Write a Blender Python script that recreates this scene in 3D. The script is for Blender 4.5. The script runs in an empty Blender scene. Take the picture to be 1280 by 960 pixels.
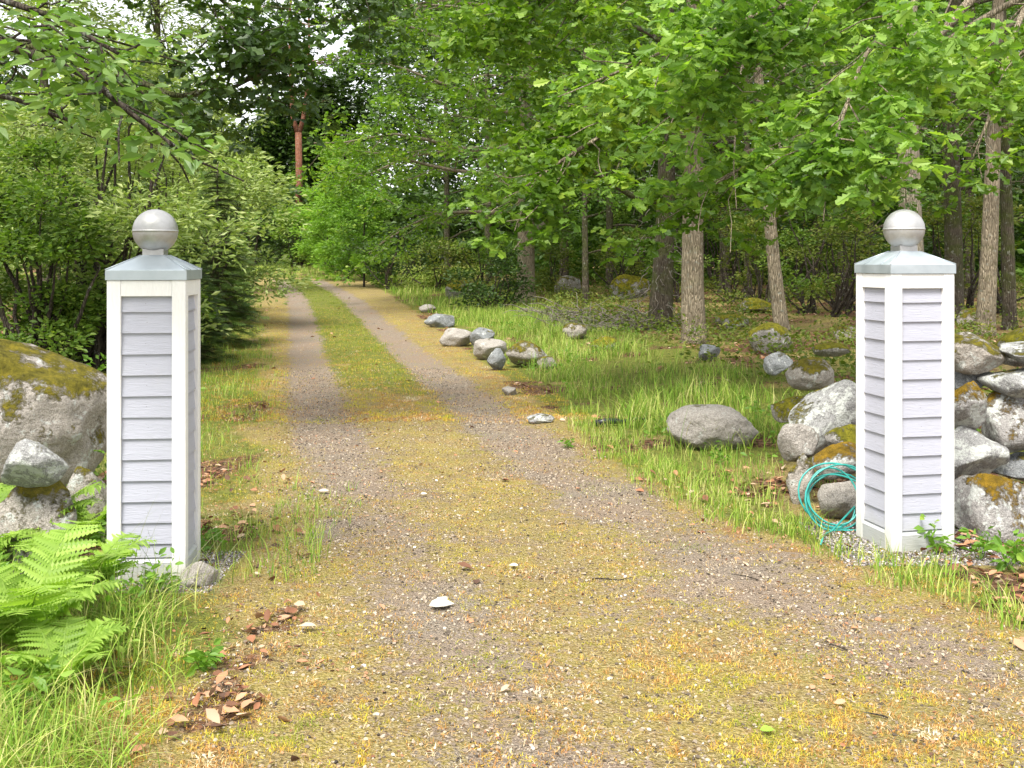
import bpy, math, random
import numpy as np
from mathutils import Vector, Matrix
R = math.radians
rng = np.random.default_rng(7)
random.seed(7)
SC = bpy.context.scene
COL = SC.collection

# ------------------------------------------------------------------ camera, light, exposure
EYE, F, HY = 1.57, 1350.0, 325.0
cam = bpy.data.cameras.new('camera'); camo = bpy.data.objects.new('camera', cam); COL.objects.link(camo)
camo.location = (0, 0, EYE); camo.rotation_euler = (R(90), 0, 0)
cam.lens = 36 * F / 1280; cam.sensor_width = 36; cam.shift_y = -(480 - HY) / 1280
cam.clip_start = 0.05; cam.clip_end = 1000
SC.camera = camo
SUN_EL, SUN_AZ = 58, 205          # elevation; azimuth clockwise from +Y (behind the camera, a little left)
w = bpy.data.worlds.new('World'); SC.world = w; w.use_nodes = True
nt = w.node_tree; nt.nodes.clear()
out = nt.nodes.new('ShaderNodeOutputWorld'); bg = nt.nodes.new('ShaderNodeBackground')
sky = nt.nodes.new('ShaderNodeTexSky'); sky.sky_type = 'NISHITA'; sky.sun_disc = False
sky.sun_elevation = R(SUN_EL); sky.sun_rotation = R(SUN_AZ); sky.air_density = 1.0; sky.dust_density = 3.0
mix = nt.nodes.new('ShaderNodeMix'); mix.data_type = 'RGBA'; mix.inputs[0].default_value = 0.80
mix.inputs[7].default_value = (9.0, 9.1, 9.3, 1)      # thin even cloud
nt.links.new(sky.outputs[0], mix.inputs[6]); nt.links.new(mix.outputs[2], bg.inputs[0])
bg.inputs[1].default_value = 0.090; nt.links.new(bg.outputs[0], out.inputs[0])
sl = bpy.data.lights.new('sun', 'SUN'); sl.energy = 3.1; sl.angle = R(24); sl.color = (1.0, 0.96, 0.9)
so = bpy.data.objects.new('sun', sl); COL.objects.link(so)
so.rotation_euler = (R(90 - SUN_EL), 0, R(180 - SUN_AZ))
SC.view_settings.view_transform = 'Standard'; SC.view_settings.look = 'None'
SC.view_settings.gamma = 1.0; SC.view_settings.exposure = 1.27; SC.view_settings.use_curve_mapping = False
cy = SC.cycles
cy.max_bounces = 4; cy.diffuse_bounces = 2; cy.glossy_bounces = 2; cy.transmission_bounces = 3; cy.transparent_max_bounces = 4
cy.use_denoising = True; cy.sample_clamp_indirect = 6
try: cy.denoising_prefilter = 'ACCURATE'
except Exception: pass

# ------------------------------------------------------------------ numeric helpers
def _h(ix, iy, iz, s):
    n = (ix.astype(np.int64) * 374761393 + iy.astype(np.int64) * 668265263 + iz.astype(np.int64) * 2147483647 + s * 974634777) & 0xffffffff
    n = ((n ^ (n >> 13)) * 1274126177) & 0xffffffff
    n = ((n ^ (n >> 16)) * 2246822519) & 0xffffffff
    return ((n ^ (n >> 15)) & 0xffffff) / float(0xffffff)
def noise(p, s=0):
    p = np.asarray(p, float)
    i = np.floor(p).astype(int); f = p - i; f = f * f * (3 - 2 * f); r = 0
    for dx in (0, 1):
        for dy in (0, 1):
            for dz in (0, 1):
                wt = (f[:, 0] if dx else 1 - f[:, 0]) * (f[:, 1] if dy else 1 - f[:, 1]) * (f[:, 2] if dz else 1 - f[:, 2])
                r = r + wt * _h(i[:, 0] + dx, i[:, 1] + dy, i[:, 2] + dz, s)
    return r * 2 - 1
def fbm(p, o=4, s=0):
    p = np.asarray(p, float); a = 1; t = 0; r = 0
    for k in range(o):
        r = r + a * noise(p * 2 ** k, s + k); t += a; a *= .5
    return r / t
def n2(x, y, sc, s=0, o=3):
    x = np.atleast_1d(x); y = np.atleast_1d(y)
    return fbm(np.stack([x * sc, y * sc, x * 0 + .37], 1), o, s)
def sm(a, b, x):
    t = np.clip((x - a) / (b - a), 0, 1); return t * t * (3 - 2 * t)
_RY = [0, 17, 25, 34, 51, 80, 200]; _RZ = [0, 0, .17, .47, .78, 1.2, 2.0]
def rise(y): return np.interp(y, _RY, _RZ)
def unp(px, py):
    y = 2120.0 / max(py - HY, 8)
    for _ in range(60):
        z = float(rise(y)); y = .5 * y + .5 * min(120, (EYE - z) * F / max(py - HY, 5))
    return ((px - 640) / F * y, y)
def curve(pts):
    q = sorted([unp(*p) for p in pts], key=lambda a: a[1]); return [a[1] for a in q], [a[0] for a in q]
TL = curve([(350, 350), (372, 375), (378, 400), (382, 430), (388, 465), (400, 510), (415, 550), (450, 610), (500, 690), (570, 800), (650, 960)])
TR = curve([(395, 350), (440, 375), (468, 400), (500, 430), (545, 465), (600, 510), (652, 555), (738, 610), (865, 680), (1000, 750), (1180, 830), (1400, 930)])
BR = curve([(450, 350), (490, 375), (540, 410), (640, 490), (740, 570), (850, 640), (1000, 690), (1100, 735), (1280, 800), (1600, 900)])
BL = curve([(320, 350), (328, 400), (338, 450), (345, 520), (338, 600), (345, 680), (310, 760), (235, 960)])
for _c in (TL, TR, BR, BL):            # beyond the bend the drive swings away to the left
    _x = _c[1][-1]; _y = _c[0][-1]; _c[0].extend([_y + 2.5, _y + 5.5, _y + 9]); _c[1].extend([_x - 4, _x - 12, _x - 30])
def xat(c, y): return np.interp(y, c[0], c[1])
def ground(x, y):
    x = np.atleast_1d(np.asarray(x, float)); y = np.atleast_1d(np.asarray(y, float))
    r = np.maximum(x - xat(BR, y), 0); l = np.maximum(xat(BL, y) - x, 0)
    off = sm(.3, 3, r) + sm(.3, 2, l)
    z = rise(y) + .10 * off * n2(x, y, .5, 3) + .035 * off * n2(x, y, 2.2, 5)
    z = z + .28 * sm(1.0, 4, r) * sm(8.5, 13, y) * .6 + .10 * sm(1.2, 3, l) * sm(5, 8, y)
    for c in (TL, TR):
        d = np.abs(x - xat(c, y)); z = z - .03 * (1 - sm(.15, .5, d)) * sm(7, 11, y)
    z = z + .010 * n2(x, y, 6, 11) * (1 - off * .5)
    pd = np.minimum(np.hypot(x + 1.79, y - 5.45), np.hypot(x - 2.2, y - 6.0))
    return z * sm(.2, .9, pd) + .0 
def g1(x, y): return float(ground(x, y)[0])
def gp(px, py):
    """ground point seen at that place in the photograph"""
    x, y = unp(px, py)
    for _ in range(12):
        z = g1(x, y); y = .5 * y + .5 * min(120, (EYE - z) * F / max(py - HY, 5)); x = (px - 640) / F * y
    return x, y, g1(x, y)
def P(px, py, Y): return np.array([(px - 640) / F * Y, Y, EYE - (py - HY) / F * Y])

# ------------------------------------------------------------------ mesh helpers
def tagk(o, label=None, cat=None, group=None, kind=None):
    if label: o['label'] = label
    if cat: o['category'] = cat
    if group: o['group'] = group
    if kind: o['kind'] = kind
    return o
def link(name, me, mat, parent=None, loc=None, rot=None):
    o = bpy.data.objects.new(name, me); COL.objects.link(o)
    if mat is not None:
        for m in (mat if isinstance(mat, (list, tuple)) else [mat]): me.materials.append(m)
    if parent is not None: o.parent = parent
    if loc is not None: o.location = loc
    if rot is not None: o.rotation_euler = rot
    return o
def empty(name, loc, rz=0):
    o = bpy.data.objects.new(name, None); COL.objects.link(o); o.location = loc; o.rotation_euler = (0, 0, rz)
    o.empty_display_size = .1; return o
def np_mesh(name, V, loops, starts, smooth=True, mats=None):
    me = bpy.data.meshes.new(name); V = np.ascontiguousarray(V, dtype=np.float32)
    me.vertices.add(len(V)); me.vertices.foreach_set('co', V.ravel())
    me.loops.add(len(loops)); me.loops.foreach_set('vertex_index', np.ascontiguousarray(loops, dtype=np.int32))
    me.polygons.add(len(starts)); me.polygons.foreach_set('loop_start', np.ascontiguousarray(starts, dtype=np.int32))
    if mats is not None: me.polygons.foreach_set('material_index', np.ascontiguousarray(mats, dtype=np.int32))
    me.update(calc_edges=True)
    me.polygons.foreach_set('use_smooth', np.full(len(starts), smooth))
    return me
def unit(a): return a / np.maximum(np.linalg.norm(a, axis=1, keepdims=True), 1e-9)
def scatter(name, T, Pn, D, N, S, smooth=False, origin=None):
    """copies of leaf template T=(verts along/side/up, faces) at Pn, pointing D, facing N, size S -> one mesh"""
    V, Fc = T; V = np.array(V, float); k = len(V); n = len(Pn)
    D = unit(D); X = unit(np.cross(N, D)); Z = np.cross(D, X)
    S = np.asarray(S).reshape(n, 1, 1)
    A = Pn[:, None, :] + S * (V[None, :, 0:1] * D[:, None, :] + V[None, :, 1:2] * X[:, None, :] + V[None, :, 2:3] * Z[:, None, :])
    if origin is not None: A = A - np.array(origin)
    lo = np.concatenate([np.array(f) for f in Fc]); ln = np.array([len(f) for f in Fc])
    loops = (lo[None, :] + (np.arange(n) * k)[:, None]).ravel()
    st = np.concatenate([[0], np.cumsum(ln)[:-1]]); starts = (st[None, :] + (np.arange(n) * len(lo))[:, None]).ravel()
    return np_mesh(name, A.reshape(-1, 3), loops, starts, smooth)
def lobed(n=4):
    mid = [(0, 0, 0), (.45, 0, -.03), (.8, 0, -.02), (1, 0, .02)]
    side = [(.12, .05), (.26, .17), (.34, .11), (.48, .27), (.57, .16), (.72, .30), (.80, .17), (.93, .18)]
    V = [(a, 0, c) for a, _, c in mid]; V += [(a, s, .10 * s / .3) for a, s in side]; V += [(a, -s, .10 * s / .3) for a, s in side]
    m = len(side); r = list(range(4, 4 + m)); l = list(range(4 + m, 4 + 2 * m))
    return V, [[0] + r + [3, 2, 1], [0, 1, 2, 3] + l[::-1]]
def ovate(wd=.24):
    V = [(0, 0, 0), (.5, 0, -.05), (1, 0, -.12), (.2, wd * .7, .03), (.5, wd, .05), (.8, wd * .55, -.03), (.2, -wd * .7, .03), (.5, -wd, .05), (.8, -wd * .55, -.03)]
    return V, [[0, 3, 4, 1], [1, 4, 5, 2], [0, 1, 7, 6], [1, 2, 8, 7]]
def simple(wd=.3):
    V = [(0, 0, 0), (.45, wd, .08), (1, 0, -.05), (.55, -wd, .08)]
    return V, [[0, 1, 2], [0, 2, 3]]
def notched():
    V = [(0, 0, 0), (.3, .2, .05), (.42, .10, .03), (.68, .3, .06), (1, 0, 0), (.68, -.3, .06), (.42, -.10, .03), (.3, -.2, .05)]
    return V, [[0, 1, 2, 3, 4], [0, 4, 5, 6, 7]]
def needlespray():
    V = []; Fc = []
    for k in range(7):
        a = .1 + k * .13; L = .34 * (1 - .6 * k / 7) + .08
        for s in (-1, 1):
            b = len(V); V += [(a, 0, 0), (a + .07, 0, 0), (a + .22, s * L, -.04)]; Fc.append([b, b + 1, b + 2])
    b = len(V); V += [(0, .015, 0), (0, -.015, 0), (1.1, 0, -.05)]; Fc.append([b, b + 1, b + 2])
    return V, Fc
class Tubes:
    def __init__(s): s.V = []; s.L = []; s.S = []; s.n = 0; s.l = 0
    def add(s, pts, rad, sides=8, flare=0, rough=0, seed=0, cap=True):
        pts = np.array(pts, float); rad = np.array(rad, float) * np.ones(len(pts)); m = len(pts)
        tan = np.gradient(pts, axis=0); tan = unit(tan)
        ref = np.tile(np.array([[0.0, 1.0, 0.0]]), (m, 1)); ref[np.abs(tan[:, 1]) > .9] = (1, 0, 0)
        x = unit(np.cross(ref, tan)); y = np.cross(tan, x)
        a = np.arange(sides) / sides * 2 * np.pi
        rr = rad[:, None] * np.ones((1, sides))
        if rough: 
            q = np.stack([np.cos(a)[None] * 1.3 + 0 * rr, np.sin(a)[None] * 1.3 + 0 * rr, (np.arange(m) * .35)[:, None] + 0 * rr], -1).reshape(-1, 3) + seed * 3.1
            rr = rr * (1 + rough * fbm(q, 2, seed).reshape(m, sides))
        if flare: rr = rr * (1 + flare * np.exp(-np.arange(m) * .9)[:, None] * (.6 + .4 * np.cos(a * 4 + seed)[None]))
        V = pts[:, None] + rr[..., None] * (np.cos(a)[None, :, None] * x[:, None] + np.sin(a)[None, :, None] * y[:, None])
        s.V.append(V.reshape(-1, 3))
        i = np.arange(m - 1)[:, None] * sides; j = np.arange(sides)[None]; j2 = (j + 1) % sides
        q = np.stack([i + j, i + j2, i + sides + j2, i + sides + j], -1).reshape(-1, 4) + s.n
        s.L.append(q.ravel()); s.S.append(s.l + np.arange(len(q)) * 4); s.l += q.size
        if cap:
            for e in (np.arange(sides)[::-1], np.arange(sides) + (m - 1) * sides):
                s.L.append(e + s.n); s.S.append(np.array([s.l])); s.l += sides
        s.n += m * sides
    def mesh(s, name, origin=(0, 0, 0)):
        return np_mesh(name, np.concatenate(s.V) - np.array(origin), np.concatenate(s.L), np.concatenate(s.S))
def box(V, Fc, x0, x1, y0, y1, z0, z1):
    b = len(V); V += [(x, y, z) for z in (z0, z1) for y in (y0, y1) for x in (x0, x1)]
    Fc += [[b, b + 2, b + 3, b + 1], [b + 4, b + 5, b + 7, b + 6], [b, b + 1, b + 5, b + 4], [b + 2, b + 6, b + 7, b + 3], [b, b + 4, b + 6, b + 2], [b + 1, b + 3, b + 7, b + 5]]
def pymesh(name, V, Fc, bevel=0, mats=None):
    me = bpy.data.meshes.new(name); me.from_pydata([tuple(v) for v in V], [], Fc); me.update()
    if mats: me.polygons.foreach_set('material_index', mats)
    if bevel:
        import bmesh
        bm = bmesh.new(); bm.from_mesh(me); bmesh.ops.bevel(bm, geom=bm.edges[:], offset=bevel, segments=2, affect='EDGES', profile=.6); bm.to_mesh(me); bm.free()
    return me

# ------------------------------------------------------------------ material helpers
class M:
    def __init__(s, name):
        s.m = bpy.data.materials.new(name); s.m.use_nodes = True; s.t = s.m.node_tree; s.t.nodes.clear()
        s.out = s.n('OutputMaterial')
    def n(s, k, **kw):
        a = s.t.nodes.new('ShaderNode' + k)
        for q, v in kw.items(): setattr(a, q, v)
        return a
    def l(s, a, b): s.t.links.new(a, b)
    def set(s, sock, v):
        if hasattr(v, 'is_output'): s.l(v, sock)
        else: sock.default_value = v
    def noise(s, sc, det=4, vec=None, rough=.55, dist=0):
        a = s.n('TexNoise'); a.inputs['Scale'].default_value = sc; a.inputs['Detail'].default_value = det; a.inputs['Roughness'].default_value = rough; a.inputs['Distortion'].default_value = dist
        if vec is not None: s.l(vec, a.inputs['Vector'])
        return a.outputs[0]
    def vor(s, sc, vec=None, feat='F1', out=0, rnd=1):
        a = s.n('TexVoronoi', feature=feat); a.inputs['Scale'].default_value = sc; a.inputs['Randomness'].default_value = rnd
        if vec is not None: s.l(vec, a.inputs['Vector'])
        return a.outputs[out]
    def ramp(s, fac, stops, interp='LINEAR'):
        a = s.n('ValToRGB'); e = a.color_ramp.elements; a.color_ramp.interpolation = interp
        while len(e) < len(stops): e.new(.5)
        for q, (p, c) in zip(e, stops):
            q.position = p; q.color = (c[0], c[1], c[2], 1) if hasattr(c, '__len__') else (c, c, c, 1)
        s.l(fac, a.inputs[0]); return a.outputs[0]
    def mix(s, f, a, b, mode='MIX'):
        q = s.n('Mix', data_type='RGBA', blend_type=mode)
        s.set(q.inputs[0], f)
        for sock, v in ((q.inputs[6], a), (q.inputs[7], b)):
            if not hasattr(v, 'is_output') and len(v) == 3: v = (*v, 1)
            s.set(sock, v)
        return q.outputs[2]
    def math(s, op, a, b=0.0, clamp=False):
        q = s.n('Math', operation=op); q.use_clamp = clamp; s.set(q.inputs[0], a); s.set(q.inputs[1], b); return q.outputs[0]
    def bump(s, h, strength=.5, dist=.01, nrm=None):
        q = s.n('Bump'); q.inputs['Strength'].default_value = strength; q.inputs['Distance'].default_value = dist; s.l(h, q.inputs['Height'])
        if nrm is not None: s.l(nrm, q.inputs['Normal'])
        return q.outputs[0]
    def surf(s, col, rough=.8, nrm=None, metal=0, spec=.5):
        q = s.n('BsdfPrincipled'); s.set(q.inputs['Base Color'], col if hasattr(col, 'is_output') else (*col, 1)); s.set(q.inputs['Roughness'], rough)
        q.inputs['Metallic'].default_value = metal; q.inputs['Specular IOR Level'].default_value = spec
        if nrm is not None: s.l(nrm, q.inputs['Normal'])
        s.l(q.outputs[0], s.out.inputs[0]); return q
    def obj(s): return s.n('TexCoord').outputs['Object']
    def geo(s): return s.n('NewGeometry')
def leafmat(name, stops, rough=.45, trans=.35, tcol=(1.3, 1.5, .5), spec=.35):
    stops = [(p, (c[0] * 1.14, c[1] * 1.0, c[2] * .85)) for p, c in stops]; m = M(name); g = m.geo(); rnd = g.outputs['Random Per Island']
    big = m.noise(.9, 2, m.obj())
    f = m.math('ADD', m.math('MULTIPLY', rnd, .6), m.math('MULTIPLY', m.math('SUBTRACT', big, .3), .9), True)
    c = m.ramp(f, stops)
    q = m.surf(c, rough, None, 0, spec)
    t = m.n('BsdfTranslucent'); m.l(m.mix(1.0, c, (*tcol,), 'MULTIPLY'), t.inputs[0])
    x = m.n('MixShader'); x.inputs[0].default_value = trans; m.l(q.outputs[0], x.inputs[1]); m.l(t.outputs[0], x.inputs[2]); m.l(x.outputs[0], m.out.inputs[0])
    return m.m
def barkmat(name, a, b, moss=(.08, .10, .02), mossamt=.35, sc=9):
    m = M(name); mp = m.n('Mapping'); m.l(m.obj(), mp.inputs[0]); mp.inputs['Scale'].default_value = (1, 1, .13)
    n = m.noise(sc * 5, 6, mp.outputs[0], .7, .6); v = m.vor(sc * 4.2, mp.outputs[0], 'DISTANCE_TO_EDGE')
    c = m.ramp(n, [(.3, a), (.62, b)]); c = m.mix(m.ramp(v, [(0, .6), (.10, 0)]), c, tuple(x * .45 for x in a)); c = m.mix(m.ramp(m.noise(3.1, 5, m.obj(), .7), [(.4, .55), (.62, 0)]), c, tuple(x * .55 for x in a))
    mo = m.noise(2.2, 5, m.obj(), .6); c = m.mix(m.ramp(mo, [(.62 - mossamt * .3, 0), (.80 - mossamt * .3, .8)]), c, moss)
    li = m.noise(14, 4, m.obj()); c = m.mix(m.ramp(li, [(.6, 0), (.68, .6)]), c, (.33, .34, .28))
    h = m.math('ADD', m.math('MULTIPLY', m.ramp(v, [(0, 0), (.2, 1)]), .8), n)
    m.surf(c, .9, m.bump(h, .9, .03), 0, .2); return m.m
def stonemat(name, base, dark, moss=(.19, .165, .018), mossamt=.5, lichen=.5, pale=False):
    m = M(name); o = m.obj(); g = m.geo(); oi = m.n('ObjectInfo')
    va = m.n('VectorMath', operation='ADD'); m.l(o, va.inputs[0]); 
    cx = m.n('CombineXYZ'); m.l(m.math('MULTIPLY', oi.outputs['Random'], 40.0), cx.inputs[0]); m.l(cx.outputs[0], va.inputs[1]); o = va.outputs[0]
    n1 = m.noise(7, 8, o, .65); n2_ = m.noise(45, 6, o, .7); n3 = m.noise(180, 3, o, .7)
    c = m.ramp(n1, [(.32, dark), (.65, base)]); c = m.mix(.55, c, m.ramp(n2_, [(.3, tuple(x * .45 for x in base)), (.7, tuple(min(.8, x * 1.7) for x in base))]))
    c = m.mix(.35, c, m.ramp(n3, [(.35, (.03, .03, .03)), (.65, (.6, .58, .55))]))
    lv = m.noise(9, 6, o, .75, .3); lv2 = m.vor(22, o); 
    lm = m.math('MAXIMUM', m.ramp(lv, [(.60 - lichen * .12, 0), (.64 - lichen * .12, 1)]), m.math('MULTIPLY', m.ramp(lv2, [(.10 + .12 * lichen, 1), (.14 + .12 * lichen, 0)]), 1.0 if lichen > .3 else 0.0))
    c = m.mix(m.math('MULTIPLY', lm, .85), c, m.mix(n2_, (.38, .40, .36), (.72, .73, .68)))
    sx = m.n('SeparateXYZ'); m.l(g.outputs['Normal'], sx.inputs[0])
    mn = m.noise(5, 7, o, .65)
    mm = m.math('ADD', m.math('MULTIPLY', sx.outputs[2], .55), m.math('MULTIPLY', m.math('SUBTRACT', mn, .5), 2.6))
    mm = m.math('ADD', mm, m.math('MULTIPLY', m.math('SUBTRACT', m.noise(38, 5, o, .75), .5), 1.1)); mk = m.ramp(mm, [(max(.02, .76 - mossamt * .75), 0), (min(1, 1.0 - mossamt * .75), 1)])
    mc = m.ramp(m.noise(16, 5, o, .7), [(.3, tuple(x * .4 for x in moss)), (.5, moss), (.72, (moss[0] * 1.9, moss[1] * 1.75, moss[2] * 1.6))])
    c = m.mix(mk, c, mc)
    h = m.math('ADD', m.math('ADD', n1, m.math('MULTIPLY', n2_, .35)), m.math('MULTIPLY', mk, m.math('ADD', m.math('MULTIPLY', m.noise(140, 3, o), .6), .15)))
    m.surf(c, .92, m.bump(h, 1.0, .06), 0, .2); return m.m

LEAF = dict(
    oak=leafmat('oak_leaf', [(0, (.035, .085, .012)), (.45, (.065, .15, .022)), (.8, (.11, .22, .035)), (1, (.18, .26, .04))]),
    oakbright=leafmat('fresh_highlight_painted_oak_leaf', [(0, (.045, .12, .02)), (.35, (.115, .245, .042)), (.7, (.21, .38, .07)), (1, (.34, .48, .10))], trans=.4),  # fresh green, with the sky-lit highlights of near leaves raised in the colour
    oaksun=leafmat('sunlit_oak_leaf', [(0, (.035, .085, .012)), (.35, (.085, .185, .022)), (.7, (.165, .30, .04)), (1, (.30, .42, .06))], trans=.4),  # lit copy of the oak leaf: crown highlights put into the colour
    oakdark=leafmat('shade_painted_oak_leaf', [(0, (.018, .045, .010)), (.5, (.035, .080, .015)), (1, (.07, .13, .025))], trans=.25),  # dark copy of the oak leaf: shade put into the colour
    cherry=leafmat('cherry_leaf', [(0, (.07, .16, .03)), (.5, (.11, .22, .05)), (1, (.20, .32, .08))], .4, .35),
    willow=leafmat('willow_leaf', [(0, (.10, .18, .045)), (.5, (.24, .35, .12)), (1, (.44, .54, .27))], .5, .3),
    hazel=leafmat('hazel_leaf', [(0, (.045, .11, .018)), (.5, (.115, .22, .035)), (1, (.25, .36, .07))], .5, .35),
    ash=leafmat('ash_leaf', [(0, (.10, .22, .03)), (.5, (.17, .34, .05)), (1, (.26, .44, .08))], .45, .4),
    spruce=leafmat('spruce_needle', [(0, (.02, .05, .012)), (.55, (.05, .11, .018)), (1, (.14, .23, .04))], .55, .1),
    pine=leafmat('pine_needle', [(0, (.03, .06, .02)), (1, (.08, .13, .05))], .55, .1),
    fern=leafmat('fern_leaf', [(0, (.12, .24, .03)), (.5, (.23, .40, .07)), (1, (.38, .55, .16))], .5, .4),
    weed=leafmat('weed_leaf', [(0, (.07, .17, .02)), (.6, (.14, .30, .04)), (1, (.28, .42, .08))], .5, .35),
    under=leafmat('undergrowth_leaf', [(0, (.05, .10, .012)), (.5, (.11, .17, .025)), (.8, (.19, .22, .05)), (1, (.26, .24, .09))], .6, .3),
)
def grassmat(name, stops, trans=.3, nsc=.8, rw=.75, off=.35, gain=None):
    m = M(name); g = m.geo(); f = m.math('ADD', m.math('MULTIPLY', g.outputs['Random Per Island'], rw), m.math('MULTIPLY', m.math('SUBTRACT', m.noise(nsc, 5, m.obj(), .7), off), gain or (1.15 - rw) * 2), True)
    c = m.ramp(f, stops); q = m.surf(c, .55, None, 0, .25); t = m.n('BsdfTranslucent'); m.l(c, t.inputs[0])
    x = m.n('MixShader'); x.inputs[0].default_value = trans; m.l(q.outputs[0], x.inputs[1]); m.l(t.outputs[0], x.inputs[2]); m.l(x.outputs[0], m.out.inputs[0]); return m.m
GRASS_G = grassmat('verge_grass', [(0, (.08, .18, .02)), (.35, (.19, .34, .035)), (.62, (.36, .48, .07)), (.82, (.50, .50, .16)), (1, (.60, .50, .28))])
GRASS_Y = grassmat('dry_moss_blades', [(0, (.22, .27, .03)), (.2, (.40, .40, .035)), (.36, (.66, .52, .05)), (.48, (.66, .43, .09)), (.58, (.32, .15, .045)), (.70, (.62, .31, .08)), (.85, (.74, .56, .28)), (1, (.82, .76, .60))], nsc=2.0, rw=.36, off=.40, gain=3.0)
GRASS_M = grassmat('short_green_blades', [(0, (.12, .19, .02)), (.5, (.24, .31, .04)), (.8, (.38, .38, .06)), (1, (.50, .42, .16))])
BARK_O = barkmat('oak_bark', (.22, .175, .115), (.50, .42, .30), mossamt=.22)
BARK_D = barkmat('dark_bark', (.07, .055, .04), (.20, .165, .12), mossamt=.6)
BARK_P = barkmat('pine_bark', (.17, .065, .035), (.34, .15, .09), mossamt=-.1, sc=5)
TWIG = barkmat('twig_bark', (.05, .04, .03), (.15, .12, .09), mossamt=.2)
BARK_W = barkmat('pale_oak_bark', (.32, .27, .19), (.64, .56, .42), mossamt=.1)
DRYTW = barkmat('dry_twig', (.25, .21, .17), (.48, .42, .36), mossamt=0)
ST = dict(
    moss=stonemat('mossy_stone', (.44, .385, .32), (.22, .19, .155), mossamt=.76, lichen=.3),
    mossfull=stonemat('moss_covered_stone', (.25, .23, .20), (.12, .11, .09), moss=(.20, .19, .015), mossamt=1.05, lichen=.2),
    orange=stonemat('orange_mossed_stone', (.34, .32, .30), (.17, .16, .15), moss=(.27, .17, .015), mossamt=.72, lichen=.7),
    lichen=stonemat('lichened_stone', (.33, .33, .32), (.16, .16, .16), mossamt=.25, lichen=.85),
    bare=stonemat('bare_stone', (.38, .34, .29), (.23, .20, .17), mossamt=0, lichen=.0),
    slate=stonemat('dark_stone', (.20, .22, .23), (.10, .11, .12), mossamt=.1, lichen=.25),
)

# ------------------------------------------------------------------ ground
def ground_masks(x, y):
    dl = np.abs(x - xat(TL, y)); dr = np.abs(x - xat(TR, y)); near = 1 - sm(6.5, 12, y)
    slopeL = .9; nz = n2(x, y, 1.6, 21) ; nf = n2(x, y, 7, 31)
    wl = .36 + .10 * nz + .14 * nf; tr = np.maximum(1 - sm(wl - .26, wl + .16, dl), 1 - sm(wl - .26, wl + .18, dr))
    soft = np.maximum(np.exp(-(dl / .5) ** 2), np.exp(-(dr / .55) ** 2)) * sm(-.35, .35, nz * .6 + nf * .5 + n2(x, y, 3.3, 77) * .6)
    soft = np.maximum(np.exp(-(dl / .42) ** 2), np.exp(-(dr / .5) ** 2))
    bare = tr * (1 - near) + near * (.16 + .56 * soft * (.5 + .5 * sm(-.4, .4, nz)) + .30 * sm(-.1, .5, n2(x, y, 1.9, 51)))
    bare = np.clip(bare, 0, 1)
    r = x - xat(BR, y); l = xat(BL, y) - x
    inside = (1 - sm(-.10, .25, r + .15 * nf)) * (1 - sm(-.1, .25, l + .15 * nf))
    mid = (1 - sm(.3, .9, np.abs(x - .5 * (xat(TL, y) + xat(TR, y))))) * sm(11, 16, y)
    verge_r = sm(.0, .4, r) * (1 - sm(2.6, 4.5, r)) * sm(7.5, 9.5, y) + sm(.05, .35, r) * (1 - sm(.5, .9, r)) * (1 - sm(7.5, 9.5, y))
    verge_l = sm(-.1, .5, l + .25 * nz)
    green = np.clip(.34 * sm(.0, .5, n2(x, y, 1.1, 88)) + mid * .95 * sm(-.9, .0, nz) + verge_r * sm(-.7, .0, nz) + verge_l * .9 * sm(-.8, .1, nz + .5 * nf) + sm(3, 5, r) * .55 * sm(-.1, .5, -nz + nf), 0, 1)
    litter = np.clip(sm(2.0, 4.0, r) * .62 * sm(-.45, .35, nz) + sm(.3, .7, r) * (1 - sm(7.5, 9, y)) * .75 * sm(-.3, .2, nz + nf) + sm(.02, .4, n2(x, y, 1.3, 61)) * (sm(-.1, .2, r) + sm(-.1, .2, l)) * .9
                     + sm(3.0, 5, l) * .8 + np.exp(-((x + 1.02) / .2) ** 2) * (1 - sm(4.6, 5.4, y)) * .75 * sm(-.35, .25, n2(x, y, 2.6, 66)), 0, 1)
    edge = np.exp(-((r + .05) / .22) ** 2) + np.exp(-((dl - .55) / .13) ** 2) * sm(9, 12, y) * .6
    return bare * inside, green, litter, np.clip(.7 * edge * sm(-.3, .6, nf + .5 * nz), 0, 1)
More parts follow.
